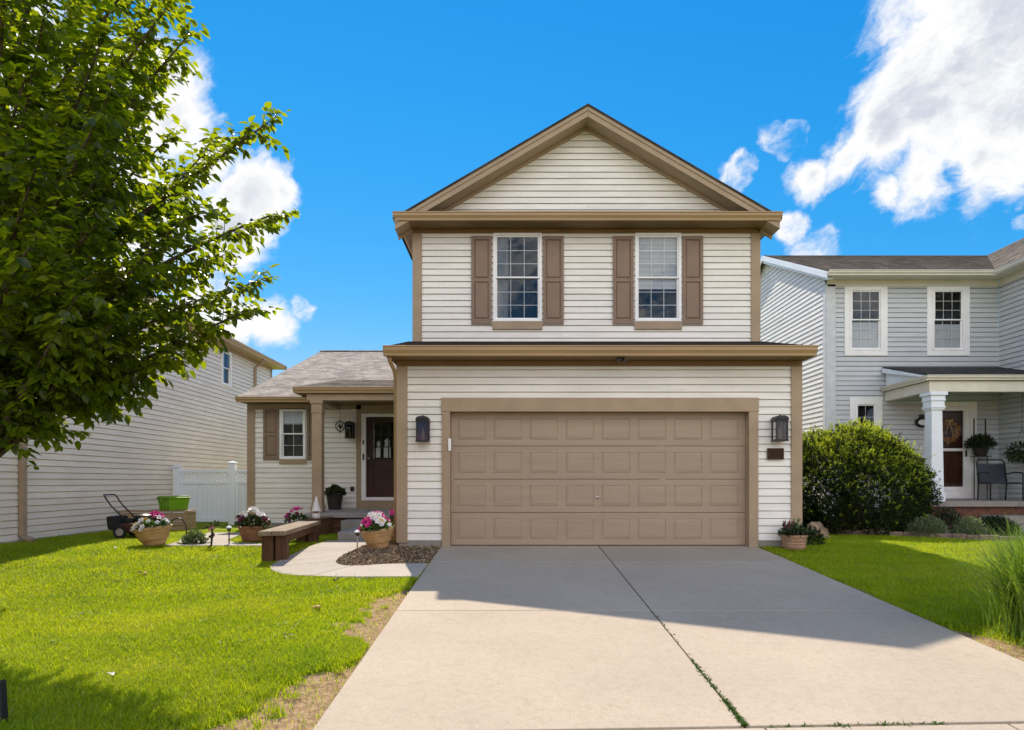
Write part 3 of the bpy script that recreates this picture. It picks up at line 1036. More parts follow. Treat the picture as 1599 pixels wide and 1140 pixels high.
def courses_roof(mb, x0, x1, p0, p1, row=.13, lift=.010):
    """shingle courses on a slope running from the eave (y, z) p0 to the ridge p1; x0/x1 fixed or functions of t"""
    L = math.hypot(p1[0] - p0[0], p1[1] - p0[1]); n = max(1, int(L / row))
    ny, nz = -(p1[1] - p0[1]) / L, (p1[0] - p0[0]) / L
    fx0 = x0 if callable(x0) else (lambda t: x0); fx1 = x1 if callable(x1) else (lambda t: x1)
    for i in range(n):
        t0, t1 = i / n, (i + 1) / n
        a = (p0[0] + (p1[0] - p0[0]) * t0, p0[1] + (p1[1] - p0[1]) * t0); b = (p0[0] + (p1[0] - p0[0]) * t1, p0[1] + (p1[1] - p0[1]) * t1)
        a2 = (a[0] + ny * lift, a[1] + nz * lift)
        xa0, xa1, xb0, xb1 = fx0(t0), fx1(t0), fx0(t1), fx1(t1)
        mb.add([(xa0, a[0], a[1]), (xa1, a[0], a[1]), (xa1, a2[0], a2[1]), (xa0, a2[0], a2[1]), (xb1, b[0], b[1]), (xb0, b[0], b[1])],
               [(0, 1, 2, 3), (3, 2, 4, 5)])


def lantern(label, loc, name='wall_lantern', s=1.0):
    """black box lantern on a back plate; local frame: wall behind at y=0, light to the front (-y)"""
    L = thing(name, label, 'wall lamp', loc, 0, 'black box lanterns on the cream house')
    L.scale = (s, s, s)
    m = MB(); m.box(-.06, .06, -.018, 0, -.17, .17); m.build('back_plate', 'black_metal', L, bevel=.006)
    m = MB()
    w, d0, d1, z0, z1 = .10, -.215, -.03, -.20, .15
    for x in (-w, w - .022):
        for y in (d0, d1 - .022):
            m.box(x, x + .022, y, y + .022, z0 + .03, z1 - .03)
    m.box(-w - .006, w + .006, d0 - .006, d1 + .006, z0, z0 + .03); m.box(-w - .006, w + .006, d0 - .006, d1 + .006, z1 - .03, z1)
    m.build('frame', 'black_metal', L, bevel=.004)
    m = MB()
    prof = [(-w - .012, z1 + .001), (w + .012, z1 + .001), (w - .01, z1 + .045), (w - .06, z1 + .062), (-w + .06, z1 + .062), (-w + .01, z1 + .045)]
    m.prism(prof, (d0 - .012, d1 + .012), 1); m.box(-.012, .012, -.135, -.11, z1 + .062, z1 + .085)
    m.build('roof', 'black_metal', L, bevel=.006)
    m = MB(); m.box(-.018, .018, -.06, -.018, .05, .085); m.build('arm', 'black_metal', L)
    m = MB()
    i = .012
    a0, a1, b0, b1, c0, c1 = -w + i, w - i, d0 + i, d1 - i, z0 + .031, z1 - .031
    m.quad((a0, b0, c0), (a1, b0, c0), (a1, b0, c1), (a0, b0, c1)); m.quad((a0, b1, c0), (a1, b1, c0), (a1, b1, c1), (a0, b1, c1))
    m.quad((a0, b0, c0), (a0, b1, c0), (a0, b1, c1), (a0, b0, c1)); m.quad((a1, b0, c0), (a1, b1, c0), (a1, b1, c1), (a1, b0, c1))
    m.build('glass', 'lamp_glass', L, recalc=False)
    m = MB(); yc = (d0 + d1) / 2
    m.lathe([(0, 0), (.028, .0), (.028, .14), (.014, .15), (.012, .20), (0, .205)], (0, yc, z0 + .031), 16); m.build('bulb', 'bulb', L, smooth=False)
    return L

# ================================================================== the cream house
H = thing('house', 'cream vinyl sided two storey house with tan trim and a wide double garage door', 'house', (1.39, 12.5, 0), 0, None, True)
GX0, GX1, GY = -1.89, 4.67, 10.49
UX0, UX1, UY = -1.93, 4.72, 12.40
WX0, WY = -6.42, 15.50
RX, RZ, SL = 1.38, 8.13, .585

# walls ------------------------------------------------------------
Tg, Tu, Tw = T_front(GY), T_front(UY), T_front(WY)
DX0, DX1, DZ = -1.05, 3.83, 2.20
m = MB(Tg)
siding(m, .10, 2.96, (GX0, GX1), skip=[(DX0 - .135, DX1 + .155, 0, 2.43)])
T2 = T_left(GX0); mm = MB(T2); siding(mm, .10, 3.0, (GY, WY)); m.v += mm.v and []; o_ = len(m.v)
m.v += mm.v; m.f += [tuple(i + o_ for i in f) for f in mm.f]
T2 = T_right(GX1); mm = MB(T2); siding(mm, .10, 3.3, (GY, 20)); o_ = len(m.v); m.v += mm.v; m.f += [tuple(i + o_ for i in f) for f in mm.f]
m.build('garage_wall', 'vinyl_cream', H, recalc=False)
w1 = (-.405, .53, 4.155, 5.86); w2 = (2.335, 3.225, 4.155, 5.86)
m = MB(Tu); siding(m, 3.72, 5.93, (UX0, UX1), skip=[w1, w2])
for Tt, rngy in ((T_left(UX0), (UY, 20.2)), (T_right(UX1), (UY, 20.2))):
    mm = MB(Tt); siding(mm, 3.1, 5.93, rngy); o_ = len(m.v); m.v += mm.v; m.f += [tuple(i + o_ for i in f) for f in mm.f]
m.build('upper_wall', 'vinyl_cream', H, recalc=False)
m = MB(Tu)
gx = lambda z: (RX - (RZ - .10 - z) / SL, RX + (RZ - .10 - z) / SL)
siding(m, 6.08, 7.98, gx)
m.build('gable_wall', 'vinyl_cream', H, recalc=False)
m = MB(); m.box(UX0, UX1, 20.2, 20.3, 0, 6.0); m.prism([(UX0, 6.0), (UX1, 6.0), (RX, RZ - .05)], (20.2, 20.3), 1)
m.box(WX0, UX0, 24.9, 25, 0, 3.0); m.box(WX0, WX0 + .05, WY, 24.9, 0, 2.95); m.prism([(WY - .1, 2.95), (25, 2.95), (21.5, 5.35)], (WX0, WX0 + .05), 0)
m.build('rear_wall', 'vinyl_cream', H)
m = MB(Tw)
WW = (-5.66, -5.04, 1.60, 2.83)
siding(m, .06, 2.90, (WX0, GX0), skip=[WW, (-3.80, -2.45, .4, 2.93)])
m.build('wing_wall', 'vinyl_cream', H, recalc=False)
for a, b, y in ((GX0, DX0 - .14, GY - .012), (DX1 + .16, GX1, GY - .012), (WX0, -4.3, WY - .01)):
    MB().box(a, b, y, y + .2, -.20, .098 if y < 12 else .058).build('foundation', 'sill_concrete', H, bevel=.004)

# trim -------------------------------------------------------------
cb = .145


def corner(x, s_, y, z0, z1, w=cb, ret=True):
    # an L-shaped corner board: face on the front wall, return on the side wall
    xo = x - s_ * .036
    poly = [(xo, y - .036), (x + s_ * w, y - .036), (x + s_ * w, y - .001), (x - s_ * .021, y - .001), (x - s_ * .021, y + .11), (xo, y + .11)]
    MB().prism(poly, (z0, z1), 2).build('corner_board', 'trim_tan', H, bevel=.005)


corner(GX0, 1, GY, .06, 2.944); corner(GX1, -1, GY, .06, 2.944)
corner(UX0, 1, UY, 3.60, 5.859); corner(UX1, -1, UY, 3.60, 5.859)
corner(WX0, 1, WY, .04, 2.799, .155)
for a, b, y, z0, z1 in ((GX0 - .03, GX1 + .03, GY, 2.945, 3.033), (UX0 - .03, UX1 + .03, UY, 5.86, 5.933), (WX0 - .03, GX0 - .04, WY, 2.80, 2.93)):
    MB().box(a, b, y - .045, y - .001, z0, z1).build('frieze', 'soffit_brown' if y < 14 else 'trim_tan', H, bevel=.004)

# garage door --------------------------------------------------------
m = MB()
tl, tr_, tt = DX0 - .132, DX1 + .152, 2.428
m.box(tl, DX0, GY - .05, GY + .16, -.02, DZ); m.box(DX1, tr_, GY - .05, GY + .16, -.02, DZ)
m.box(tl - .006, tr_ + .006, GY - .056, GY + .16, DZ + .001, tt)
trim = m.build('garage_door_trim', 'trim_tan', H, bevel=.006)
gd = MB(); gd.box(DX0, DX1, GY + .150, GY + .158, .0, .012)
gd = gd.build('garage_door', 'rubber', H)
sh = DZ / 4
for r_ in range(4):
    z0, z1 = r_ * sh + (.012 if r_ == 0 else .004), (r_ + 1) * sh - .004
    yf = GY + .115
    m = MB(); m.box(DX0 + .004, DX1 - .004, yf, yf + .045, z0, z1)
    pw = (DX1 - DX0 - .11) / 8; K = .75
    for c in range(8):
        x0 = DX0 + .055 + c * pw + .062; x1 = x0 + pw - .124; a, b = z0 + .105, z1 - .085
        # pressed panel: a shallow groove round a raised field
        def ring(p0, p1, y0, y1):
            return ([(p0[0], y0, p0[1]), (p0[2], y0, p0[1]), (p0[2], y0, p0[3]), (p0[0], y0, p0[3]),
                     (p1[0], y1, p1[1]), (p1[2], y1, p1[1]), (p1[2], y1, p1[3]), (p1[0], y1, p1[3])],
                    [(0, 1, 5, 4), (1, 2, 6, 5), (2, 3, 7, 6), (3, 0, 4, 7)])
        R0 = (x0, a, x1, b); R1 = (x0 + .014, a + .014, x1 - .014, b - .014); R2 = (x0 + .022, a + .022, x1 - .022, b - .022); R3 = (x0 + .045, a + .045, x1 - .045, b - .045)
        m.add(*ring(R0, R1, yf - .0005, yf - .013 * K)); m.add(*ring(R1, R2, yf - .013 * K, yf - .003 * K)); m.add(*ring(R2, R3, yf - .003 * K, yf - .010 * K))
        m.add([(R3[0], yf - .010 * K, R3[1]), (R3[2], yf - .010 * K, R3[1]), (R3[2], yf - .010 * K, R3[3]), (R3[0], yf - .010 * K, R3[3])], [(0, 1, 2, 3)])
    m.build('door_section', 'garage_paint', gd)
m = MB(); m.lathe([(0, -.0), (.022, 0), (.022, .012), (.008, .016), (0, .016)], (0, 0, 0), 14); m.box(-.004, .055, -.006, .006, .012, .022)
m.v = [(1.37 + x, GY + .113 - z, .80 + y) for x, y, z in m.v]
m.build('lock_handle', 'steel', gd)
m = MB(); m.box(-1.075, -1.03, GY - .075, GY - .051, 1.56, 1.76); m.build('door_sensor', 'white_paint', H, bevel=.006)

# windows and shutters -----------------------------------------------
window(H, Tu, *w1, sill=(.155, 'trim_tan'), cover=('curtain', -.36, -.12, 4.2, 5.82))
window(H, Tu, *w2, sill=(.155, 'trim_tan'), cover=('blind', 2.37, 3.19, 4.80, 5.82))
for a, b in ((-.83, -.435), (.555, .955), (1.905, 2.305), (3.25, 3.645)):
    shutter(H, Tu, a, b, 4.10, 5.80)
window(H, Tw, *WW, cols=2, rows=2, sill=(.11, 'trim_tan'), cover=('blind', -5.6, -5.1, 2.45, 2.8))
shutter(H, Tw, -6.06, -5.69, 1.58, 2.82); shutter(H, Tw, -5.01, -4.66, 1.58, 2.82)

# roofs ----------------------------------------------------------------
YB = 20.5
def zr(x): return RZ - SL * abs(x - RX)
EX0, EX1 = -2.27, 5.01
m = MB()
for xe in (EX0, EX1):
    m.prism([(xe, zr(xe)), (RX, RZ), (RX, RZ - .035), (xe, zr(xe) - .035)], (11.97, YB), 1)
m.build('main_roof', 'shingle_dark', H)
m = MB()      # rake boards, soffit and the board on the wall
yf = 12.0
for s_, xe in ((-1, EX0 + .03), (1, EX1 - .03)):
    def strip(o0, o1, y0, y1, xin=RX):
        m.prism([(xe, zr(xe) - o0), (RX, RZ - o0), (RX, RZ - o1), (xe, zr(xe) - o1)], (y0, y1), 1)
    strip(.037, .115, yf - .012, yf + .03)
    strip(.112, .225, yf + .004, yf + .032)
    strip(.205, .222, yf + .033, UY - .003)
    strip(.222, .285, UY - .045, UY - .004)
m.build('rake_board', 'trim_tan', H, bevel=.003)
m = MB(); gutter(m, EX0, EX1, 11.93, 6.10, .15)
gutter_side(m, 12.05, YB, EX0 + .003, 1, 6.075, .12); gutter_side(m, 12.05, YB, EX1 - .003, -1, 6.075, .12)
gm = m.build('gutter', 'gutter_tan', H, bevel=.002)
m = MB(); m.box(EX0 + .1, EX1 - .1, 12.052, UY - .002, 5.935, 5.952); m.box(EX0 + .1, UX0, UY - .002, YB, 5.935, 5.952); m.box(UX1, EX1 - .1, UY - .002, YB, 5.935, 5.952)
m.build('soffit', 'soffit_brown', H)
m = MB(); m.add([(EX0 + .05, 12.05, 6.085), (EX1 - .05, 12.05, 6.085), (EX1 - .05, UY, 6.12), (EX0 + .05, UY, 6.12)], [(0, 1, 2, 3)])
m.build('pent_roof', 'shingle_dark', H)
# garage roof
m = MB(); courses_roof(m, -2.04, 4.80, (10.10, 3.19), (12.42, 3.775), .14, .008); m.box(-2.04, 4.80, 10.14, 10.2, 3.12, 3.17)
m.build('garage_roof', 'shingle_dark', H)
m = MB(); gutter(m, -2.06, 4.76, 10.02, 3.195, .155); m.build('gutter', 'gutter_tan', H, bevel=.002)
m = MB(); m.box(-2.03, 4.74, 10.142, GY - .002, 3.035, 3.05); m.box(-2.03, 4.74, 10.142, 10.16, 3.051, 3.118)
m.prism([(10.16, 3.06), (UY, 3.06), (UY, 3.74), (10.16, 3.18)], (-2.03, -1.99), 0); m.prism([(10.16, 3.06), (UY, 3.06), (UY, 3.74), (10.16, 3.18)], (4.70, 4.74), 0)
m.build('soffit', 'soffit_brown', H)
m = MB(); m.tube([(-1.98, 10.16, 3.04), (-1.98, 10.22, 2.97), (-1.95, 10.44, 2.86), (-1.945, 10.52, 2.75), (-1.945, 10.53, .1)], .035, 8)
m.build('downspout', 'gutter_tan', H, smooth=True)
# little floodlight under the garage gutter
fl = MB(); fl.box(1.64, 1.76, 10.19, 10.31, 3.02, 3.036)
flo = fl.build('eave_camera', 'black_metal', H, bevel=.003)
m = MB()
for dx in (-.03, .035): m.tube([(1.70 + dx, 10.25, 3.02), (1.70 + dx * 1.5, 10.19, 2.985), (1.70 + dx * 1.6, 10.12, 2.975)], [.012, .026, .028], 10)
m.build('camera_head', 'black_metal', flo)
# wing roof
m = MB(); courses_roof(m, WX0 - .10, UX0 - .02, (15.07, 3.055), (21.5, 5.42), .135, .009); m.quad((WX0 - .1, 21.5, 5.42), (UX0, 21.5, 5.42), (UX0, 25.3, 3.0), (WX0 - .1, 25.3, 3.0))
m.box(WX0 - .1, UX0 - .02, 21.42, 21.6, 5.425, 5.45)
m.build('wing_roof', 'shingle_tan', H, recalc=False)
m = MB(); courses_roof(m, -4.66, UX0 - .02, (13.58, 3.062), (16.9, 3.735), .135, .009)
m.add([(-4.66, 13.58, 3.062), (-4.66, 16.9, 3.735), (-4.66, 15.07, 3.05)], [(0, 1, 2)])
m.build('porch_roof', 'shingle_tan', H, recalc=False)
m = MB(); gutter(m, WX0 - .12, -4.68, 14.98, 3.055, .125); gutter(m, -4.68, GX0 - .05, 13.50, 3.062, .125)
gutter_side(m, 13.6, 15.0, -4.70, 1, 3.05, .125)
m.build('gutter', 'gutter_tan', H, bevel=.002)
m = MB(); m.box(WX0 - .09, -4.69, 15.102, WY - .002, 2.935, 2.95); m.box(-4.60, GX0 - .04, 13.86, WY - .05, 2.90, 2.915); m.box(-4.60, -4.4, 13.62, 13.86, 2.93, 2.945)
m.prism([(15.05, 2.94), (21.5, 5.30), (21.5, 5.41), (15.05, 3.04)], (WX0 - .10, WX0 - .06), 0)
m.build('soffit', 'soffit_brown', H)
m = MB(); m.box(-4.42, GX0 - .04, 13.625, 13.84, 2.79, 2.929); m.box(-4.42, -4.22, 13.841, WY - .05, 2.79, 2.899)
m.build('porch_beam', 'trim_tan', H, bevel=.006)
# post
m = MB(); cx, cy = -4.205, 13.73
m.box(cx - .105, cx + .105, cy - .105, cy + .105, .405, 2.52)
m.box(cx - .125, cx + .125, cy - .125, cy + .125, .402, .56)
m.build('porch_post', 'trim_tan', H, bevel=.008)
m = MB()
m.box(cx - .118, cx + .118, cy - .118, cy + .118, 2.521, 2.56); m.box(cx - .112, cx + .112, cy - .112, cy + .112, 2.561, 2.72); m.box(cx - .135, cx + .135, cy - .135, cy + .135, 2.721, 2.789)
m.build('post_capital', 'trim_tan', H, bevel=.006)
# door set
m = MB(Tw)
m.box(-3.815, -3.692, -.02, .045, .41, 2.93); m.box(-2.545, -2.42, -.02, .045, .41, 2.93); m.box(-3.692, -2.545, -.02, .043, 2.71, 2.93)
m.box(-3.692, -2.545, -.02, .043, .41, .60)
m.build('door_trim', 'trim_tan', H, bevel=.005)
m = MB(Tw)
m.box(-3.69, -3.582, -.06, .055, .60, 2.70); m.box(-2.655, -2.547, -.06, .055, .60, 2.70); m.box(-3.582, -2.655, -.06, .053, 2.625, 2.70); m.box(-3.582, -2.655, -.06, .058, .601, .68)
m.build('door_frame', 'white_paint', H, bevel=.005)
m = MB(Tw)
d0, d1, z0, z1 = -3.578, -2.659, .685, 2.62
ga, gb, gc, ge = -3.42, -2.86, 1.60, 2.50
nf = -.02
m.box(d0, ga, nf - .04, nf, z0, z1); m.box(gb, d1, nf - .04, nf, z0, z1); m.box(ga, gb, nf - .04, nf, ge, z1); m.box(ga, gb, nf - .04, nf, z0, gc)
for a, b in ((-3.44, -3.17), (-3.07, -2.80)):
    for (p0, p1, q0, q1) in ((a, a + .03, .80, 1.44), (b - .03, b, .80, 1.44), (a + .03, b - .03, .80, .83), (a + .03, b - .03, 1.41, 1.44)):
        m.box(p0, p1, nf + .001, nf + .010, q0, q1)
    m.box(a + .06, b - .06, nf + .001, nf + .007, .86, 1.38)
fd = m.build('front_door', 'door_brown', H, bevel=.004)
m = MB(Tw)
for i in range(0, 4): m.box(ga + (gb - ga) * i / 3 - .011, ga + (gb - ga) * i / 3 + .011, nf - .02, nf + .007, gc, ge)
for i in range(0, 4): m.box(ga, gb, nf - .018, nf + .005, gc + (ge - gc) * i / 3 - .011, gc + (ge - gc) * i / 3 + .011)
m.build('muntin', 'door_brown', fd)
m = MB(Tw); m.quad((ga, nf - .012, gc), (gb, nf - .012, gc), (gb, nf - .012, ge), (ga, nf - .012, ge)); m.build('pane', 'glass', fd, recalc=False)
m = MB(Tw); m.box(ga - .1, gb + .1, -.6, -.59, gc - .2, ge + .2); m.build('room_interior', 'interior_dark', fd)
m = MB(Tw)
m.prism([(-3.36, 1.64), (-3.23, 1.64), (-3.23, 1.84), (-3.26, 1.93), (-3.25, 2.0), (-3.295, 2.05), (-3.34, 2.0), (-3.33, 1.93), (-3.36, 1.84)], (-.060, -.056), 1)
m.prism([(-3.17, 1.64), (-3.0, 1.64), (-3.0, 1.88), (-3.03, 1.96), (-3.02, 2.06), (-3.085, 2.12), (-3.15, 2.06), (-3.14, 1.96), (-3.17, 1.88)], (-.060, -.056), 1)
m.build('window_cling', 'blind', fd)
m = MB(Tw); m.tube([(-3.515, nf, 1.62), (-3.515, nf + .05, 1.62)], .012, 8); m.blob((-3.515, nf + .065, 1.62), (.03, .028, .03), 2); m.build('handle', 'steel', fd, smooth=True)
MB(Tw).box(-3.655, -3.625, .056, .075, 1.95, 2.06).build('doorbell', 'black_metal', H, bevel=.004); MB(Tw).box(-3.655, -3.62, .056, .080, 1.58, 1.73).build('keypad_lock', 'black_metal', H, bevel=.004)
m = MB(Tw); m.box(-3.96, -3.87, .015, .045, .83, .94); m.build('outlet_box', 'black_metal', H, bevel=.006)
# porch floor, timbers, step
m = MB(); m.box(-4.38, GX0 - .04, 13.36, WY - .046, .30, .40); m.build('porch_floor', 'deck_gray', H, bevel=.012)
m = MB()
for i in range(3):
    m.box(-4.34, GX0 - .05, 13.44 + .01 * i, 13.58, -.02 + i * .105, .08 + i * .105 - .004)
    m.box(-4.34 + .008 * i, -4.2, 13.59, WY - .05, -.02 + i * .105, .08 + i * .105 - .004)
m.build('porch_skirt', 'wood_timber', H, bevel=.010)
m = MB()
for i in range(4): m.box(-3.99 + .006 * (i % 2), -3.78, 12.35 + .03 * i, 13.352, -.02 + i * .088, .068 + i * .088 - .005)
m.build('timber_cheek', 'wood_timber', H, bevel=.010)
m = MB(); m.box(-3.18, GX0 - .05, 11.52, 12.90, -.05, .15); m.box(-3.5, GX0 - .05, 12.91, 13.43, -.05, .27); m.build('porch_step', 'deck_gray', H, bevel=.012)

# ------------------------------------------------------------------ lanterns, number plaque, hanging ornament (each can be lifted away)
lantern('large black box lantern beside the left edge of the garage door', (-1.475, GY - .022, 1.90))
lantern('large black box lantern above the number plaque right of the garage door', (4.29, GY - .022, 1.91))
lantern('black box lantern on the porch wall beside the brown front door', (-3.94, WY - .022, 2.29), s=.98)
pq = thing('house_number_plaque', 'small dark bronze plaque with raised ornament below the right garage lantern', 'plaque', (4.262, GY - .024, 1.512))
m = MB(); m.box(-.135, .135, -.016, 0, -.093, .093); m.build('plate', 'bronze', pq, bevel=.006)
m = MB()
m.box(-.135, .135, -.026, -.0165, .080, .093); m.box(-.135, .135, -.026, -.0165, -.093, -.080); m.box(-.135, -.122, -.026, -.0165, -.079, .079); m.box(.122, .135, -.026, -.0165, -.079, .079)
for i in range(4):
    for j in range(2):
        c = (-.09 + .06 * i, -.019, -.036 + .072 * j)
        m.tube([(c[0] + .024 * math.cos(t), c[1], c[2] + .028 * math.sin(t)) for t in [k * math.pi / 5 for k in range(10)]], .0045, 5, closed=True)
        s_ = 1 if (i + j) % 2 else -1
        m.tube([(c[0] - .026 * s_, c[1], c[2] - .032), (c[0], c[1] - .003, c[2]), (c[0] + .026 * s_, c[1], c[2] + .032)], .004, 5)
m.build('relief', 'bronze_relief', pq)
orn = thing('hanging_ornament', 'black wire spinner ornament hanging beside the porch lantern', 'ornament', (-4.13, 15.2, 2.36))
m = MB(); m.tube([(0, 0, .54), (0, 0, .1), (0, 0, -.13), (0, 0, -.22)], .004, 6); m.build('cord', 'black_metal', orn)
m = MB()
for k in range(8):
    t = k * math.pi / 8
    pts = []
    for i in range(13):
        q = i / 12; r_ = .115 * math.sin(math.pi * q) ** .8
        pts.append((r_ * math.cos(t * 2 + q * 1.4), r_ * math.sin(t * 2 + q * 1.4), .16 - .29 * q))
    m.tube(pts, .006, 5)
m.blob((0, 0, .0), (.035, .035, .05), 2); m.build('spinner', 'black_metal', orn)

# ================================================================== the beige house on the left
L = thing('house', 'beige sided house whose long shaded side wall runs along the left lawn', 'house', (-11, 17, 0), 0, None, True)
LX, LY0, LY1 = -8.8, 4.0, 23.2
Tl = T_right(LX)
lw = (19.22, 19.86, 3.98, 5.05)
m = MB(Tl); siding(m, .02, 5.18, (LY0, LY1), skip=[lw]); m.build('wall', 'vinyl_beige', L, recalc=False)
m = MB(); m.box(-17, LX - .03, LY1 - .06, LY1, -.1, 5.18); m.box(-17, LX - .03, LY0, LY0 + .06, -.3, 5.18); m.box(LX - .09, LX - .02, LY0, LY1, -.6, .018)
m.box(-17, -16.9, LY0, LY1, -.3, 5.18)
m.build('outer_wall', 'vinyl_beige', L)
m = MB(Tl); m.box(LY1 - .12, LY1 + .012, .0, .030, .02, 5.1); m.build('corner_board', 'trim_tan', L, bevel=.004)
window(L, Tl, *lw, cols=1, rows=1, frame=.06, cover=('blind', 19.3, 19.55, 4.0, 5.0))
m = MB()
ex, ez, rs = -8.42, 5.30, .56
m.add([(ex, LY0 - .4, ez), (ex, LY1 + .35, ez), (-12.9, LY1 - 3.6, ez + rs * 4.48), (-12.9, LY0 + 4, ez + rs * 4.48), (-17.4, LY1 + .35, ez), (-17.4, LY0 - .4, ez)],
      [(0, 1, 2, 3), (1, 4, 2), (4, 5, 3, 2), (5, 0, 3)])
m.build('roof', 'shingle_gray_side', L)
m = MB(); gutter_side(m, LY0 - .4, LY1 + .36, -8.36, -1, 5.30, .13); m.box(-8.48, LX, LY0 - .3, LY1 + .30, 5.165, 5.178); m.box(-17.4, -8.36, LY1 + .30, LY1 + .36, 5.17, 5.30); m.build('gutter', 'gutter_tan', L, bevel=.002)
m = MB(); m.box(LX, LX + .03, LY0, LY1, 5.06, 5.164); m.build('frieze', 'trim_tan', L)
m = MB()
m.box(-8.775, -8.695, 11.33, 11.44, .10, 5.14)
m.add([(-8.775, 11.33, .10), (-8.695, 11.33, .10), (-8.695, 11.44, .10), (-8.775, 11.44, .10), (-8.50, 11.23, -.02), (-8.47, 11.23, .05), (-8.47, 11.36, .05), (-8.50, 11.36, -.02)],
      [(0, 1, 5, 4), (1, 2, 6, 5), (2, 3, 7, 6), (3, 0, 4, 7), (4, 5, 6, 7)])
m.build('downspout', 'trim_tan', L, bevel=.006)
m = MB(); m.tube([(-8.45, 21.6, 5.17), (-8.5, 21.6, 5.06), (-8.70, 21.62, 4.95), (-8.735, 21.62, 4.85), (-8.735, 21.62, .1)], .045, 8); m.build('downspout', 'trim_tan', L)

# ================================================================== the gray house on the right
G = thing('house', 'gray sided two storey house with white trim and a columned porch on the right', 'house', (12, 18, 0), 0, None, True)
QX, QY = 7.80, 16.0
Tr = T_front(QY); Ts = T_left(QX)
q1 = (8.37, 9.18, 4.33, 5.87); q2 = (10.43, 11.23, 4.33, 5.87); q3 = (8.50, 9.05, 1.7, 3.03)
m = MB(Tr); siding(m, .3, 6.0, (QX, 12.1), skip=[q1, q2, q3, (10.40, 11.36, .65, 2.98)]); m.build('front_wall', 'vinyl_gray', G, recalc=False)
m = MB(Ts); pk = 19.7; gs = .5
def sp(z):
    if z <= 6.1: return (QY, 23.4)
    return (pk - (7.93 - z) / gs, pk + (7.93 - z) / gs)
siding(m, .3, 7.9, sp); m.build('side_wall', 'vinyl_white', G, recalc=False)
Tv = T_left(12.1)
m = MB(Tv); siding(m, .3, 6.0, (12.5, QY)); mm = MB(T_front(12.5)); siding(mm, .3, 6.0, (12.1, 16.9)); o_ = len(m.v); m.v += mm.v; m.f += [tuple(i + o_ for i in f) for f in mm.f]
m.build('projecting_wall', 'vinyl_gray', G, recalc=False)
m = MB(); m.box(QX, 17, 23.35, 23.4, 0, 6.1); m.prism([(12.1, 6.0), (16.9, 6.0), (14.5, 7.8)], (12.45, 12.49), 1); m.box(16.85, 16.9, 12.5, 23.4, 0, 6.1); m.build('rear_wall', 'vinyl_gray', G)
m = MB(); m.box(QX - .03, QX + .215, QY - .04, QY - .001, .2, 5.98); m.box(QX - .045, QX - .031, QY - .04, QY + .10, .2, 5.98)
m.build('corner_board', 'corner_gray', G, bevel=.006)
m = MB(); m.box(QX, 12.06, QY - .04, QY - .001, 5.92, 6.09); m.box(12.06, 12.1, 12.4, QY - .041, 5.92, 6.09); m.build('frieze', 'cream_trim', G, bevel=.005)
# roofs
m = MB(); courses_roof(m, 7.62, 14.5, (15.62, 6.19), (19.65, 8.0), .14, .010); m.build('main_roof', 'shingle_brown', G, recalc=False)
m = MB(); m.quad((7.62, 19.65, 8.0), (14.5, 19.65, 8.0), (14.5, 23.8, 6.0), (7.62, 23.8, 6.0)); m.build('rear_roof', 'shingle_brown', G)
m = MB()
for i in range(24):
    t0, t1 = i / 24, (i + 1) / 24
    xa, za = 11.75 + 2.75 * t0, 6.19 + 1.81 * t0; xb, zb = 11.75 + 2.75 * t1, 6.19 + 1.81 * t1
    ya, yb = 15.62 + 4.03 * t0, 15.62 + 4.03 * t1
    m.add([(xa, 12.1, za), (xa, ya, za), (xa - .005, ya, za + .009), (xa - .005, 12.1, za + .009), (xb, yb, zb), (xb, 12.1, zb)], [(0, 1, 2, 3), (3, 2, 4, 5)])
m.quad((14.5, 12.1, 8.0), (17.25, 12.1, 6.19), (17.25, 19.65, 6.19), (14.5, 19.65, 8.0))
m.build('projecting_roof', 'shingle_brown_side', G, recalc=False)
m = MB()
m.prism([(15.60, 6.02), (19.65, 7.83), (19.65, 7.99), (15.60, 6.18)], (7.60, 7.632), 0)
m.prism([(15.66, 5.99), (19.65, 7.75), (19.65, 7.828), (15.60, 6.018)], (7.64, 7.775), 0)
m.prism([(23.8, 5.83), (19.65, 7.83), (19.65, 7.99), (23.8, 5.99)], (7.60, 7.632), 0)
m.build('rake_board', 'white_vinyl', G, bevel=.004)
m = MB(); gutter(m, 7.64, 11.72, 15.52, 6.20, .12)
prof = [(11.64, 6.20), (11.655, 6.17), (11.655, 6.13), (11.69, 6.09), (11.75, 6.08), (11.76, 6.20)]
m.prism(prof, (12.1, 15.55), 1); m.build('gutter', 'cream_trim', G, bevel=.002)
m = MB(); m.box(7.65, 12.06, 15.64, QY - .002, 6.085, 6.10); m.box(11.77, 12.06, 12.1, 15.639, 6.085, 6.10); m.build('soffit', 'cream_trim', G)
window(G, Tr, *q1, ext=(.13, 'white_paint'), cover=('blind', 8.4, 9.15, 4.35, 5.05))
window(G, Tr, *q2, ext=(.13, 'white_paint'), cover=('blind', 10.45, 11.2, 4.35, 5.0))
window(G, Tr, *q3, cols=2, rows=2, ext=(.13, 'white_paint'))
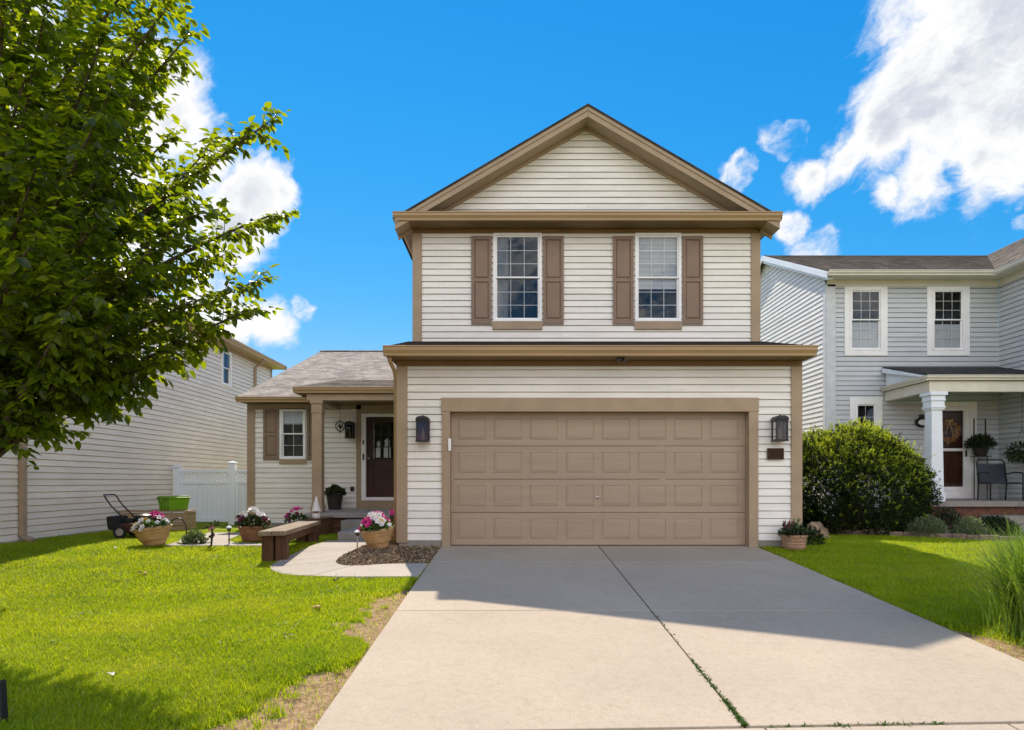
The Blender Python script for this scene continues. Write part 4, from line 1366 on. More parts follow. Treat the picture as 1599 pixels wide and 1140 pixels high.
# porch
PX0, PY0 = 9.24, 14.25
m = MB()
m.box(PX0, 12.05, PY0, PY0 + .14, 3.06, 3.30); m.box(PX0, PX0 + .14, PY0 + .141, QY - .04, 3.06, 3.30)
m.build('porch_beam', 'cream_trim', G, bevel=.006)
m = MB(); gutter(m, PX0 - .12, 12.06, PY0 - .12, 3.42, .11); gutter_side(m, PY0 - .02, QY - .03, PX0 - .13, 1, 3.415, .11)
m.build('porch_gutter', 'cream_trim', G, bevel=.002)
m = MB(); m.box(PX0 + .141, 12.05, PY0 + .141, QY - .04, 3.27, 3.285); m.build('porch_ceiling', 'cream_trim', G)
m = MB(); m.add([(PX0 - .05, PY0 - .08, 3.425), (12.09, PY0 - .08, 3.425), (12.09, QY - .02, 3.92), (PX0 - .05, QY - .02, 3.92), (PX0 - .05, PY0 - .08, 3.40), (12.09, PY0 - .08, 3.40), (12.09, QY - .02, 3.895), (PX0 - .05, QY - .02, 3.895)],
                [(0, 1, 2, 3), (4, 7, 6, 5), (0, 4, 5, 1), (0, 3, 7, 4)])
m.build('porch_roof', 'shingle_dark', G)
m = MB(); m.prism([(PY0 + .05, 3.42), (QY - .04, 3.42), (QY - .04, 3.88), (PY0 + .05, 3.44)], (PX0 + .02, PX0 + .05), 0)
m.prism([(PY0 - .06, 3.36), (QY - .04, 3.77), (QY - .04, 3.885), (PY0 - .06, 3.395)], (PX0 - .075, PX0 - .055), 0)
m.build('porch_gable', 'white_vinyl', G)
m = MB(); cx, cy = 9.43, 14.40
m.lathe([(.165, .66), (.165, 1.0), (.150, 2.0), (.140, 2.66)], (cx, cy, 0), 4); 
k45 = math.cos(R(45))
m.v = [(cx + ((x - cx) * k45 - (y - cy) * k45) * 1.2, cy + ((x - cx) * k45 + (y - cy) * k45) * 1.2, z) for x, y, z in m.v]
m.box(cx - .17, cx + .17, cy - .15, cy + .17, .62, .80)
m.build('porch_column', 'white_vinyl', G, bevel=.01)
m = MB()
for (a, z0, z1) in ((.150, 2.66, 2.70), (.168, 2.701, 2.74), (.150, 2.741, 2.86), (.172, 2.861, 2.89), (.160, 2.891, 2.98), (.195, 2.981, 3.058)):
    m.box(cx - a, cx + a, cy - a, cy + a, z0, z1)
m.build('column_capital', 'white_vinyl', G, bevel=.006)
m = MB(); m.box(9.16, 12.1, 14.16, QY - .002, .50, .62); m.build('porch_floor', 'sill_concrete', G, bevel=.012)
m = MB(); m.box(9.24, 12.1, 14.24, QY - .01, -.1, .498); m.build('porch_base', 'brick_red', G, bevel=.006)
m = MB(); m.box(10.35, 11.9, 13.1, 14.22, -.1, .16); m.box(10.35, 11.9, 13.6, 14.23, .161, .32); m.build('porch_step', 'sill_concrete', G, bevel=.01)
m = MB(Tr)
m.box(10.22, 10.40, .0, .045, .64, 3.05); m.box(11.36, 11.53, .0, .045, .64, 3.05); m.box(10.40, 11.36, .0, .043, 2.93, 3.05); m.box(10.40, 11.36, -.05, .043, .64, .84)
m.build('door_trim', 'white_paint', G, bevel=.006)
m = MB(Tr)
m.box(10.402, 10.55, -.03, .02, .845, 2.925); m.box(11.22, 11.358, -.03, .02, .845, 2.925); m.box(10.55, 11.22, -.03, .02, 2.83, 2.925); m.box(10.55, 11.22, -.03, .02, .845, .93); m.box(10.55, 11.22, -.03, .018, 1.82, 1.89)
sdr = m.build('storm_door', 'white_paint', G, bevel=.004)
m = MB(Tr); m.box(10.45, 11.3, -.16, -.11, .845, 2.9)
for a, b in ((10.56, 10.84), (10.92, 11.2)):
    m.box(a, b, -.11, -.10, 1.0, 1.7); m.box(a, b, -.11, -.10, 1.95, 2.75)
m.build('front_door', 'oak_door', G, bevel=.006)
m = MB(Tr); m.quad((10.55, -.012, .93), (11.22, -.012, .93), (11.22, -.012, 2.83), (10.55, -.012, 2.83)); m.build('pane', 'glass', sdr, recalc=False)
m = MB(Tr); m.box(11.25, 11.28, .021, .05, 1.68, 1.84); m.build('handle', 'black_metal', sdr, bevel=.004)

# oval wall light by the column
wl = thing('oval_wall_light', 'small black wall light with a white oval lens beside the white porch column', 'wall lamp', (10.15, QY - .022, 2.53))
m = MB(); m.lathe([(0, 0), (.15, 0), (.17, .03), (.15, .07), (.12, .085)], (0, 0, 0), 24, 1.0, .75); m.box(-.05, .05, .10, .20, 0, .06)
m.v = [(x, -z, y) for x, y, z in m.v]; m.build('housing', 'black_metal', wl, bevel=.003)
m = MB(); m.lathe([(.118, .08), (.09, .10), (.04, .11), (0, .112)], (0, 0, 0), 24, 1.0, .62); m.v = [(x, -z, y) for x, y, z in m.v]; m.build('lens', 'blind', wl, smooth=True)

# ================================================================== fence between the houses
F_ = thing('fence', 'white vinyl privacy fence with a lattice top between the beige and cream houses', 'fence', (-7.6, 16.4, 0), 0, None, True)
FY, FZ0, FZ1 = 16.4, .03, 1.36
for x, h in ((-8.62, 1.42), (-7.21, 1.52)):
    m = MB(); m.box(x - .08, x + .08, FY - .08, FY + .08, -.1, h)
    m.add([(x - .095, FY - .095, h + .002), (x + .095, FY - .095, h + .002), (x + .095, FY + .095, h + .002), (x - .095, FY + .095, h + .002),
           (x - .095, FY - .095, h + .03), (x + .095, FY - .095, h + .03), (x + .095, FY + .095, h + .03), (x - .095, FY + .095, h + .03), (x, FY, h + .07)],
          [(0, 1, 5, 4), (1, 2, 6, 5), (2, 3, 7, 6), (3, 0, 4, 7), (4, 5, 8), (5, 6, 8), (6, 7, 8), (7, 4, 8)])
    m.build('post', 'white_vinyl', F_, bevel=.006)
for a, b in ((-8.54, -7.29), (-7.13, -6.45)):
    m = MB()
    m.box(a, b, FY - .035, FY + .035, FZ1 - .07, FZ1); m.box(a, b, FY - .035, FY + .035, FZ1 - .36, FZ1 - .29); m.box(a, b, FY - .035, FY + .035, FZ0, FZ0 + .12)
    m.box(a, a + .07, FY - .03, FY + .03, FZ0 + .121, FZ1 - .361); m.box(b - .07, b, FY - .03, FY + .03, FZ0 + .121, FZ1 - .361)
    m.build('rail', 'white_vinyl', F_, bevel=.005)
    m = MB(); n = max(1, int((b - a - .14) / .115)); w = (b - a - .14) / n
    for i in range(n): m.box(a + .07 + i * w + .003, a + .07 + (i + 1) * w - .003, FY - .012, FY + .012, FZ0 + .11, FZ1 - .35)
    m.build('board_panel', 'white_vinyl', F_)
    m = MB(); z0, z1 = FZ1 - .295, FZ1 - .065; h = z1 - z0
    for s_, yy in ((1, FY - .008), (-1, FY + .001)):
        x = a - h
        while x < b:
            xa, xb = x, x + h
            za, zb = (z0, z1) if s_ > 0 else (z1, z0)
            # clip to the panel
            t0 = max(0, (a - xa) / h); t1 = min(1, (b - xa) / h)
            if t1 > t0 + .05:
                p0 = (xa + h * t0, za + (zb - za) * t0); p1 = (xa + h * t1, za + (zb - za) * t1); w_ = .026
                m.prism([(p0[0] - w_, p0[1]), (p0[0] + w_, p0[1]), (p1[0] + w_, p1[1]), (p1[0] - w_, p1[1])], (yy, yy + .008), 1)
            x += .105
    m.build('lattice', 'white_vinyl', F_)

# wooden box with the green bin on it, by the left wall
bx = thing('timber_box', 'low tan timber slatted box standing against the beige side wall', 'box', (-7.65, 14.1, 0), 0, None, True)
m = MB()
for i in range(4): m.box(-8.55, -7.13, 13.85, 13.89, .01 + .095 * i, .01 + .095 * i + .088); m.box(-7.17, -7.13, 13.891, 14.35, .01 + .095 * i, .01 + .095 * i + .088)
m.box(-7.14, -7.09, 13.83, 13.90, .0, .40); m.build('slatted_side', 'wood_box', bx, bevel=.006)
m = MB()
for i in range(3): m.box(-8.6, -7.08, 13.82 + .16 * i, 13.82 + .16 * i + .153, .401, .43)
m.build('lid', 'wood_box', bx, bevel=.006)
gb_ = thing('storage_bin', 'lime green plastic storage bin with a lid on top of the timber box', 'bin', (-7.50, 14.10, .431), R(-32))
m = MB()
def frustum(mb, a, b, z0, z1):
    mb.add([(-a[0], -a[1], z0), (a[0], -a[1], z0), (a[0], a[1], z0), (-a[0], a[1], z0), (-b[0], -b[1], z1), (b[0], -b[1], z1), (b[0], b[1], z1), (-b[0], b[1], z1)],
           [(3, 2, 1, 0), (4, 5, 6, 7), (0, 1, 5, 4), (1, 2, 6, 5), (2, 3, 7, 6), (3, 0, 4, 7)])
frustum(m, (.20, .20), (.235, .235), 0, .27)
for x in (-.12, 0, .12): m.box(x - .012, x + .012, -.236, -.21, .03, .24)
m.build('tub', 'green_plastic', gb_, bevel=.012)
m = MB(); frustum(m, (.252, .252), (.258, .258), .255, .285); frustum(m, (.235, .235), (.225, .225), .286, .315); m.build('lid', 'green_plastic', gb_, bevel=.01)
m = MB(); m.box(-.03, .03, -.272, -.255, .19, .28); m.build('latch', 'green_plastic', gb_, bevel=.005)

# lawn mower
mw = thing('lawn_mower', 'dark push lawn mower with a folded black loop handle by the beige wall', 'mower', (-7.15, 12.3, 0), R(8))
m = MB(); m.prism([(-.33, .09), (.33, .09), (.36, .16), (.30, .26), (-.28, .28), (-.36, .17)], (-.25, .25), 1); m.build('deck', 'mower_red', mw, bevel=.03)
m = MB(); m.lathe([(0, .28), (.15, .28), (.16, .33), (.15, .41), (.09, .44), (0, .445)], (.03, 0, 0), 20); m.box(-.24, -.12, -.1, .1, .26, .36); m.build('engine', 'black_metal', mw, bevel=.01)
m = MB(); m.prism([(-.36, .12), (-.54, .16), (-.57, .40), (-.32, .41), (-.30, .29)], (-.18, .18), 1); m.build('grass_bag', 'rubber', mw, bevel=.03)
for x, r in ((.27, .095), (-.27, .115)):
    for y in (-.285, .285):
        m = MB(); pr = [(0, -.025), (r * .55, -.025), (r * .6, -.015), (r * .6, .015), (r * .55, .025), (0, .025)]
        tyre = MB(); tyre.lathe([(r * .6, -.025), (r * .96, -.025), (r, -.012), (r, .012), (r * .96, .025), (r * .6, .025)], (0, 0, 0), 20)
        for q in (m, tyre): q.v = [(x + a, y + c, r + b) for a, b, c in q.v]
        m.lathe([(0, -.02), (r * .6, -.02), (r * .6, .02), (0, .02)], (0, 0, 0), 16)
        m.v = [(x + a, y + c, r + b) for a, b, c in m.v]
        w_ = tyre.build('wheel', 'rubber', mw); m.build('rim', 'steel', w_)
m = MB(); m.tube([(-.15, -.23, .28), (-.46, -.23, .62), (-.56, -.23, .78), (-.585, -.20, .81), (-.585, .20, .81), (-.56, .23, .78), (-.46, .23, .62), (-.15, .23, .28)], .014, 8)
m.build('handle', 'black_metal', mw, smooth=True)

# ------------------------------------------------------------------ planted pots
FLOWERS = {}


def flower_mesh(mat, r=.034, lobes=5, seed=0):
    key = (mat, lobes)
    if key in FLOWERS: return FLOWERS[key]
    m = MB(); k = lobes * 4
    rings = []
    vs = [(0, 0, -.012)]
    for i in range(k):
        t = 2 * math.pi * i / k
        rr = r * (.80 + .20 * abs(math.cos(lobes * t / 2)))
        vs.append((rr * .5 * math.cos(t), rr * .5 * math.sin(t), .006))
    for i in range(k):
        t = 2 * math.pi * i / k
        rr = r * (.78 + .26 * abs(math.cos(lobes * t / 2)))
        vs.append((rr * math.cos(t), rr * math.sin(t), .010 + .004 * math.cos(lobes * t)))
    fs = [(0, 1 + i, 1 + (i + 1) % k) for i in range(k)] + [(1 + i, 1 + k + i, 1 + k + (i + 1) % k, 1 + (i + 1) % k) for i in range(k)]
    m.add(vs, fs)
    # a second, crumpled inner ruff
    vs2 = [(0, 0, .004)] + [(r * .55 * math.cos(2 * math.pi * i / 10), r * .55 * math.sin(2 * math.pi * i / 10), .018 + .008 * (i % 2)) for i in range(10)]
    m.add(vs2, [(0, 1 + i, 1 + (i + 1) % 10) for i in range(10)])
    o = m.build('flower', mat, smooth=True)
    me = o.data; bpy.data.objects.remove(o)
    FLOWERS[key] = me
    return me


def blossom(parent, loc, d, mat, s=1.0):
    o = bpy.data.objects.new('flower', flower_mesh(mat))
    COL.objects.link(o); o.parent = parent
    o.location = loc; o.rotation_mode = 'QUATERNION'
    o.rotation_quaternion = Vector(d).to_track_quat('Z', 'Y')
    o.scale = (s, s, s * random.uniform(.8, 1.4))
    return o


def foliage(parent, n, c, r, L, W, mat='pot_leaf', seed=1, up=.5, name='foliage', hemi=True):
    g_ = np.random.default_rng(seed)
    D = rnd_dir(n, g_)
    if hemi: D[:, 2] = np.abs(D[:, 2])
    rad = g_.uniform(.35, 1, n) ** .6
    P = np.array(c) + D * np.array(r) * rad[:, None]
    A = D + np.array([0, 0, up]) + .5 * g_.normal(size=(n, 3))
    N = D * .5 + np.array([0, 0, .8]) + .4 * g_.normal(size=(n, 3))
    V, F = leaves(P, A, N, g_.uniform(.6, 1.2, n) * L, g_.uniform(.7, 1.2, n) * W, .25, .15)
    return island_mesh(name, V, F, mat, parent)


def pot(name, label, cat, loc, prof, mat, rz=0, tilt=(0, 0), soil=None, group=None, rim=None):
    t = thing(name, label, cat, loc, rz, group)
    t.rotation_euler = (tilt[0], tilt[1], rz)
    m = MB(); inner = [(max(r - .02, .001), z) for r, z in reversed(prof)]
    m.lathe([(0, prof[0][1])] + prof + inner[:-1] + [(0, prof[0][1] + .02)], (0, 0, 0), 32)
    m.build('pot', mat, t, smooth=False)
    rr, zz = prof[-1]
    m = MB(); m.lathe([(0, zz - .015), (rr - .03, zz - .03)], (0, 0, 0), 24); m.build('soil', 'soil', t, recalc=False)
    return t


BOWL = [(.135, 0), (.16, .02), (.185, .085), (.195, .10), (.215, .105), (.245, .20), (.255, .215), (.262, .255), (.285, .262), (.29, .30), (.278, .312)]


def flowers_on(t, spec, top, r, seed):
    """spec: list of (material, count, angle0, angle1) ; blossoms over a low dome"""
    rr = random.Random(seed)
    for mat, n, a0, a1, rmin, rmax in spec:
        for _ in range(n):
            a = R(rr.uniform(a0, a1)); q = rr.uniform(rmin, rmax) * r
            z = top + (1 - (q / r) ** 2) * .19 + .02 + rr.uniform(-.02, .04)
            d = (math.cos(a) * q / r * .9 + rr.uniform(-.2, .2), math.sin(a) * q / r * .9 - .55 + rr.uniform(-.2, .2), .75)
            blossom(t, (q * math.cos(a), q * math.sin(a), z), d, mat, rr.uniform(1.05, 1.55))


p = pot('flower_pot', 'wide tan bowl planter with yellow, white and magenta flowers beside the mower', 'flower pot', (-5.97, 10.65, -.01), BOWL, 'clay_tan', tilt=(0, R(-9)))
foliage(p, 420, (0, 0, .29), (.29, .29, .14), .07, .022, seed=3)
flowers_on(p, [('petal_yellow', 15, 150, 215, .5, 1.0), ('petal_white', 13, 215, 290, .55, 1.05), ('petal_pink', 18, -20, 110, .1, .75), ('petal_white', 7, -40, 20, .7, 1.0)], .31, .27, 5)
hr = MB(); hr.tube([(.36 + .13 * math.cos(t), .25, .20 + .22 * math.sin(t)) for t in [k * math.pi / 9 for k in range(-1, 11)]], .016, 8)
hh = thing('garden_hook', 'black curved metal hoop standing in the grass behind the tan bowl planter', 'garden hoop', (-5.83, 11.1, 0))
m = MB(); m.tube([(.13, 0, -.05), (.15, 0, .12), (.14, 0, .30), (.08, 0, .40), (0, 0, .43), (-.08, 0, .40), (-.13, 0, .33)], .012, 8); m.build('hoop', 'black_metal', hh, smooth=True)

p = pot('flower_pot', 'brown round pot of white petunias on the side path in front of the wing window', 'flower pot', (-4.60, 11.25, .012), [(.15, 0), (.17, .02), (.195, .12), (.205, .13), (.225, .235), (.24, .245), (.24, .275)], 'clay_brown')
foliage(p, 420, (0, 0, .27), (.28, .28, .17), .07, .024, 'dark_leaf', 4)
flowers_on(p, [('petal_white', 30, 0, 360, 0, 1.05), ('petal_maroon', 9, 160, 380, .8, 1.15)], .34, .25, 8)

p = pot('flower_pot', 'small planter of rose pink flowers against the cream wing wall behind the bench', 'flower pot', (-4.53, 13.35, .0), [(.12, 0), (.16, .13), (.17, .22)], 'dark_pot')
foliage(p, 260, (0, 0, .22), (.24, .22, .16), .06, .02, 'pot_leaf', 6)
flowers_on(p, [('petal_rose', 12, 0, 360, .1, 1.05), ('petal_maroon', 6, 0, 360, .5, 1.1), ('petal_pink', 4, 200, 330, .3, .9)], .28, .23, 9)

p = pot('flower_pot', 'tan bowl planter heaped with pink and white flowers on mulch by the garage corner', 'flower pot', (-2.18, 10.35, -.02), [(a * .93, b * 1.05) for a, b in BOWL], 'clay_tan', tilt=(R(3), R(-7)))
foliage(p, 420, (0, 0, .30), (.28, .28, .14), .06, .02, seed=13)
flowers_on(p, [('petal_pink', 11, 150, 260, .5, 1.1), ('petal_white', 20, 180, 360, .1, 1.0), ('petal_rose', 9, 0, 180, 0, .9), ('petal_pink', 6, -40, 60, .4, 1.0), ('petal_yellow', 5, 200, 340, .2, .9)], .33, .26, 15)

p = pot('flower_pot', 'brown pot of magenta flowers half hidden behind the garage corner board', 'flower pot', (-1.99, 11.15, -.0), [(.15, 0), (.20, .12), (.215, .13), (.235, .30), (.245, .33)], 'clay_tan')
foliage(p, 260, (0, 0, .33), (.22, .22, .14), .06, .02, 'dark_leaf', 16)
flowers_on(p, [('petal_pink', 12, 100, 300, .1, 1.05), ('petal_white', 6, -60, 60, .2, .9)], .40, .22, 18)

p = pot('plant_pot', 'black pot with a leafy green plant on the porch floor below the lanterns', 'plant pot', (-4.22, 15.05, .40), [(.14, 0), (.17, .20), (.19, .33), (.205, .335), (.205, .37)], 'dark_pot')
foliage(p, 320, (0, 0, .34), (.22, .22, .20), .09, .03, 'dark_leaf', 21)

p = pot('plant_pot', 'ribbed terracotta pot with a reddish spiky plant right of the garage door', 'plant pot', (4.47, 10.24, -.02), [(.15, 0), (.165, .015), (.18, .055), (.172, .065), (.185, .105), (.178, .115), (.195, .155), (.188, .165), (.208, .205), (.208, .235)], 'clay_stripe')
foliage(p, 300, (0, 0, .21), (.20, .20, .16), .08, .02, 'dark_leaf', 22)
foliage(p, 60, (.03, 0, .25), (.12, .10, .20), .09, .013, 'pale_leaf', 23, 1.2)
m = MB()
for k in range(7):
    a = k * .9; x, y = -.06 + .05 * math.cos(a), .05 * math.sin(a)
    m.tube([(x, y, .22), (x * 1.4, y * 1.4, .36), (x * 1.6 + .01, y * 1.6, .42 + .03 * (k % 3))], [.005, .007, .003], 5)
    for i in range(6): m.blob((x * 1.45 + random.uniform(-.015, .015), y * 1.5, .33 + .022 * i), (.011, .011, .013), 1)
m.build('flower_spike', 'petal_maroon', p)

# dark little shrub tucked beside that pot
def shrub(name, label, loc, r, n, L, W, mat, seed, cat='shrub', group=None, up=.4):
    t = thing(name, label, cat, loc, 0, group)
    m = MB()
    rr = random.Random(seed)
    for k in range(7):
        a = k * .9; m.tube([(0, 0, -.03), (math.cos(a) * r[0] * .3, math.sin(a) * r[1] * .3, r[2] * .5), (math.cos(a) * r[0] * .6, math.sin(a) * r[1] * .6, r[2] * .85)], [.012, .008, .004], 5)
    m.build('stem', 'bark', t)
    foliage(t, n, (0, 0, r[2] * .12), r, L, W, mat, seed, up)
    return t


shrub('shrub', 'tiny dark green shrub tucked behind the terracotta pot at the garage corner', (4.98, 10.75, -.03), (.20, .18, .30), 500, .06, .012, 'yew_leaf', 31)
shrub('shrub', 'pale rounded low shrub at the right foot of the big yew bush', (7.9, 12.25, -.01), (.36, .32, .36), 1900, .07, .008, 'pale_leaf', 32)
shrub('shrub', 'gray green wispy low shrub in the bed in front of the right porch', (8.65, 12.15, -.01), (.30, .26, .34), 1100, .085, .007, 'pale_leaf', 33, up=.9)
shrub('shrub', 'dark spreading low shrub beside the right porch step', (9.35, 12.45, -.01), (.42, .36, .34), 1500, .08, .010, 'yew_leaf', 34)
shrub('shrub', 'dark small shrub close against the brick porch base', (9.15, 13.6, -.01), (.34, .3, .46), 1100, .08, .012, 'dark_leaf', 35)
shrub('shrub', 'clump of yellowish green leaves in the grass beside the tan bowl planter', (-5.42, 10.85, -.02), (.20, .16, .20), 420, .08, .018, 'pale_leaf', 36, cat='plant')

# ------------------------------------------------------------------ bench
bn = thing('bench', 'low rustic bench of thick weathered timber standing on the lawn edge beside the curved walkway', 'bench', (-3.57, 10.35, 0), R(5.5))
zb = -.04
m = MB()
m.box(-.185, -.003, -1.26, 1.26, .285, .355); m.box(.003, .185, -1.25, 1.27, .287, .357); m.build('seat', 'wood_weathered', bn, bevel=.012)
m = MB(); m.box(-.03, .03, -1.0, 1.0, .13, .284); m.box(.10, .14, -1.12, 1.12, .17, .284); m.box(-.14, -.10, -1.12, 1.12, .17, .284); m.build('apron', 'wood_dark', bn, bevel=.01)
for y in (-1.05, 1.02):
    for x in (-.095, .095):
        m = MB(); z0 = gzf(10.35 + y) - .04
        m.box(x - .082, x + .082, y - .075, y + .075, z0, .283)
        m.build('leg', 'wood_dark', bn, bevel=.012)

# garden gnome by the post
gn = thing('garden_gnome', 'white garden gnome with a tall pointed hat standing at the porch post by the bench', 'gnome', (-3.98, 12.85, .345))
gn.location = (-3.90, 12.62, .335); gn.scale = (.78, .78, .78)
m = MB(); m.lathe([(0, 0), (.085, 0), (.10, .03), (.095, .10), (.075, .16), (.05, .19)], (0, 0, 0), 20); m.build('body', 'gnome_white', gn, smooth=True)
m = MB(); m.lathe([(.058, .10), (.075, .14), (.065, .19), (.03, .21)], (0, -.03, 0), 16, 1, .8); m.build('beard', 'gnome_brown', gn, smooth=True)
m = MB(); m.blob((0, -.075, .195), (.022, .02, .02), 2); m.build('nose', 'clay_tan', gn, smooth=True)
m = MB(); m.lathe([(.125, .185), (.115, .20), (.085, .28), (.05, .42), (.022, .53), (.008, .56), (0, .56)], (0, 0, 0), 20)
for k in range(10): m.blob((.06 * math.cos(k * 2.4), -.05 + .02 * math.sin(k), .22 + .018 * k), (.012, .012, .012), 1)
m.build('hat', 'gnome_white', gn, smooth=True)
# low timber end post under the gnome (part of the porch front)
m = MB(); m.box(-4.06, -3.74, 12.36, 13.3, .336 - .012, .334); m.build('cheek_cap', 'wood_timber', H, bevel=.004)


# ------------------------------------------------------------------ solar stakes
def stake(label, loc, h, head='lamp', name='solar_stake_light', cat='garden light'):
    t = thing(name, label, cat, loc)
    m = MB(); m.tube([(0, 0, -.08), (0, 0, h - .04)], .011, 8); m.build('pole', 'black_metal' if head != 'lamp' else 'steel', t)
    m = MB(); m.lathe([(0, h - .05), (.022, h - .05), (.036, h - .02), (.030, h + .01)], (0, 0, 0), 16); m.build('lens', 'lamp_glass', t, smooth=True)
    m = MB(); m.lathe([(.046, h + .01), (.046, h + .022), (.02, h + .045), (0, h + .048)], (0, 0, 0), 18); m.build('cap', 'white_paint', t)
    return t


sl = stake('metal stake light with a white cap at the inner edge of the curved walkway', (-2.50, 10.2, gzf(10.2)), .26)
stake('thin dark stake light with a pale cap on the side path near the white petunias', (-4.80, 10.78, 0), .27, 'dark')
oe = thing('garden_ornament', 'dark metal flower shaped ornament on a bent stake in the lawn', 'garden ornament', (-4.93, 10.42, gzf(10.42)))
m = MB(); m.tube([(-.07, -.02, -.03), (-.03, -.01, .0), (0, 0, .03), (.012, 0, .16), (.015, 0, .30)], [.012, .014, .015, .018, .014], 8); m.build('stake', 'black_metal', oe)
m = MB()
m.blob((.0, 0, .17), (.05, .035, .03), 1); m.blob((.03, 0, .20), (.03, .03, .04), 1)
m.build('base_leaf', 'black_metal', oe)
m = MB()
for k in range(9):
    a = k * .7; m.tube([(.015, 0, .26), (.015 + .05 * math.cos(a), .04 * math.sin(a), .34), (.015 + (.10 + .02 * (k % 3)) * math.cos(a), .05 * math.sin(a), .36 + .06 * math.sin(a * 1.3))], .004, 5)
    m.blob((.015 + (.10 + .02 * (k % 3)) * math.cos(a), .05 * math.sin(a), .36 + .06 * math.sin(a * 1.3)), (.018, .012, .016), 1)
m.build('flower_head', 'bronze', oe)
for k in range(5): blossom(oe, (.015 + .04 * math.cos(k * 1.3), -.02, .30 + .03 * math.sin(k * 2.1)), (.1, -1, .3), 'petal_rose', .6)

st = MB(); st.prism([(-.03, -.05), (.018, -.05), (.004, .24), (-.014, .25)], (-.025, .025), 1)
st = st.build('wooden_stake', 'rubber', bevel=.004); st.location = (-3.138, 3.93, gzf(3.93)); tag(st, 'short black stake standing in the lawn at the extreme left foreground', 'stake')

# fallen leaves and scraps on the lawn
def dry_leaf(label, px, py, s, mat='dry_leaf', name='fallen_leaf', cat='leaf'):
    d = 1710 / (py - 690); x = (px - 803) / 1000 * d
    m = MB(); t = .003
    o = MB()
    pts = [(math.cos(a) * s * (1 + .35 * math.cos(3 * a)), math.sin(a) * s * .75 * (1 + .3 * math.cos(3 * a + .5))) for a in [k * math.pi / 9 for k in range(18)]]
    top = [(a, b, .012 + .25 * s * math.sin(a / s * 2.2) + .02 * math.cos(b / s * 2)) for a, b in pts]
    c = (0, 0, .012)
    o.add(top + [c], [(i, (i + 1) % 18, 18) for i in range(18)])
    ob = o.build(name, mat, smooth=True)
    ob.location = (x, d, gzf(d) + .012); ob.rotation_euler = (.15, .1, random.uniform(0, 6))
    sm = ob.modifiers.new('solidify', 'SOLIDIFY'); sm.thickness = .003
    tag(ob, label, cat)


dry_leaf('curled brown dead leaf on the lawn left of the bench', 223, 897, .05)
dry_leaf('flat pale dry leaf on the lawn below the curved walkway', 495, 951, .05)
dry_leaf('small brown leaf lying on the grass just below the curved walkway', 524, 908, .035, 'bark')
dry_leaf('small pale scrap on the lawn near the left foreground shadow', 175, 1058, .018, 'petal_white', 'scrap', 'scrap')
dry_leaf('tiny pale scrap on the shaded lawn beside the beige wall', 180, 858, .022, 'petal_white', 'scrap', 'scrap')

# ------------------------------------------------------------------ right house porch things
ch = thing('porch_chair', 'gray fabric armchair with a black tubular frame on the right porch', 'chair', (11.42, 15.1, .62), R(-6))
m = MB(); m.box(-.30, .30, -.25, .22, .405, .43); m.build('seat', 'fabric_gray', ch, bevel=.01)
m = MB(); m.add([(-.29, .22, .43), (.29, .22, .43), (.29, .30, .86), (-.29, .30, .86), (-.29, .235, .43), (.29, .235, .43), (.29, .315, .86), (-.29, .315, .86)],
                [(0, 1, 2, 3), (7, 6, 5, 4), (0, 4, 5, 1), (1, 5, 6, 2), (2, 6, 7, 3), (3, 7, 4, 0)]); m.build('backrest', 'fabric_gray', ch)
m = MB(); m.tube([(-.31, .22, .40), (-.31, .31, .90), (-.27, .325, .96), (.27, .325, .96), (.31, .31, .90), (.31, .22, .40)], .017, 8); m.build('back_frame', 'black_metal', ch, smooth=True)
for s_ in (-1, 1):
    m = MB(); m.tube([(s_ * .33, .27, .62), (s_ * .35, .0, .66), (s_ * .35, -.26, .64), (s_ * .35, -.29, .60), (s_ * .35, -.29, .0)], .016, 8); m.build('arm', 'black_metal', ch, smooth=True)
    m = MB(); m.tube([(s_ * .31, .22, .41), (s_ * .31, .26, .0)], .016, 8); m.build('leg', 'black_metal', ch, smooth=True)
m = MB(); m.tube([(-.31, -.25, .40), (.31, -.25, .40)], .016, 8); m.tube([(-.33, -.28, .40), (-.31, .22, .40)], .016, 8); m.tube([(.33, -.28, .40), (.31, .22, .40)], .016, 8); m.build('seat_frame', 'black_metal', ch, smooth=True)
ps = thing('plant_stand', 'tall black metal plant stand with a dark bushy fern behind the gray porch chair', 'plant stand', (11.45, 15.72, .62))
m = MB(); m.tube([(-.16, 0, 0), (-.16, 0, 1.05)], .012, 6); m.tube([(.16, 0, 0), (.16, 0, 1.05)], .012, 6); m.box(-.18, .18, -.12, .12, 1.05, 1.07); m.build('frame', 'black_metal', ps)
m = MB(); m.tube([(-.15, .02, 1.1), (-.15, .02, 1.98), (.13, .02, 1.98), (.13, .02, 1.1)], .016, 6); m.build('loop', 'bronze', ps)
m = MB(); m.lathe([(.12, 1.07), (.17, 1.25), (.18, 1.27)], (0, 0, 0), 16); m.build('pot', 'dark_pot', ps)
foliage(ps, 900, (0, 0, 1.28), (.33, .24, .28), .10, .016, 'dark_leaf', 41, .2)
hb = thing('hanging_basket', 'hanging basket of drooping dark foliage at the right end of the gray house porch', 'hanging basket', (11.70, 14.75, 1.62))
m = MB(); m.lathe([(.0, 0), (.10, .02), (.17, .12), (.18, .16)], (0, 0, 0), 16); m.build('basket', 'dark_pot', hb)
m = MB()
for k in range(3):
    a = k * 2.09; m.tube([(.17 * math.cos(a), .17 * math.sin(a), .16), (0, 0, .7)], .004, 5)
m.tube([(0, 0, .7), (0, 0, 1.64)], .004, 5); m.build('chain', 'black_metal', hb)
foliage(hb, 700, (0, 0, .12), (.34, .30, .22), .10, .014, 'dark_leaf', 42, -.3, hemi=False)
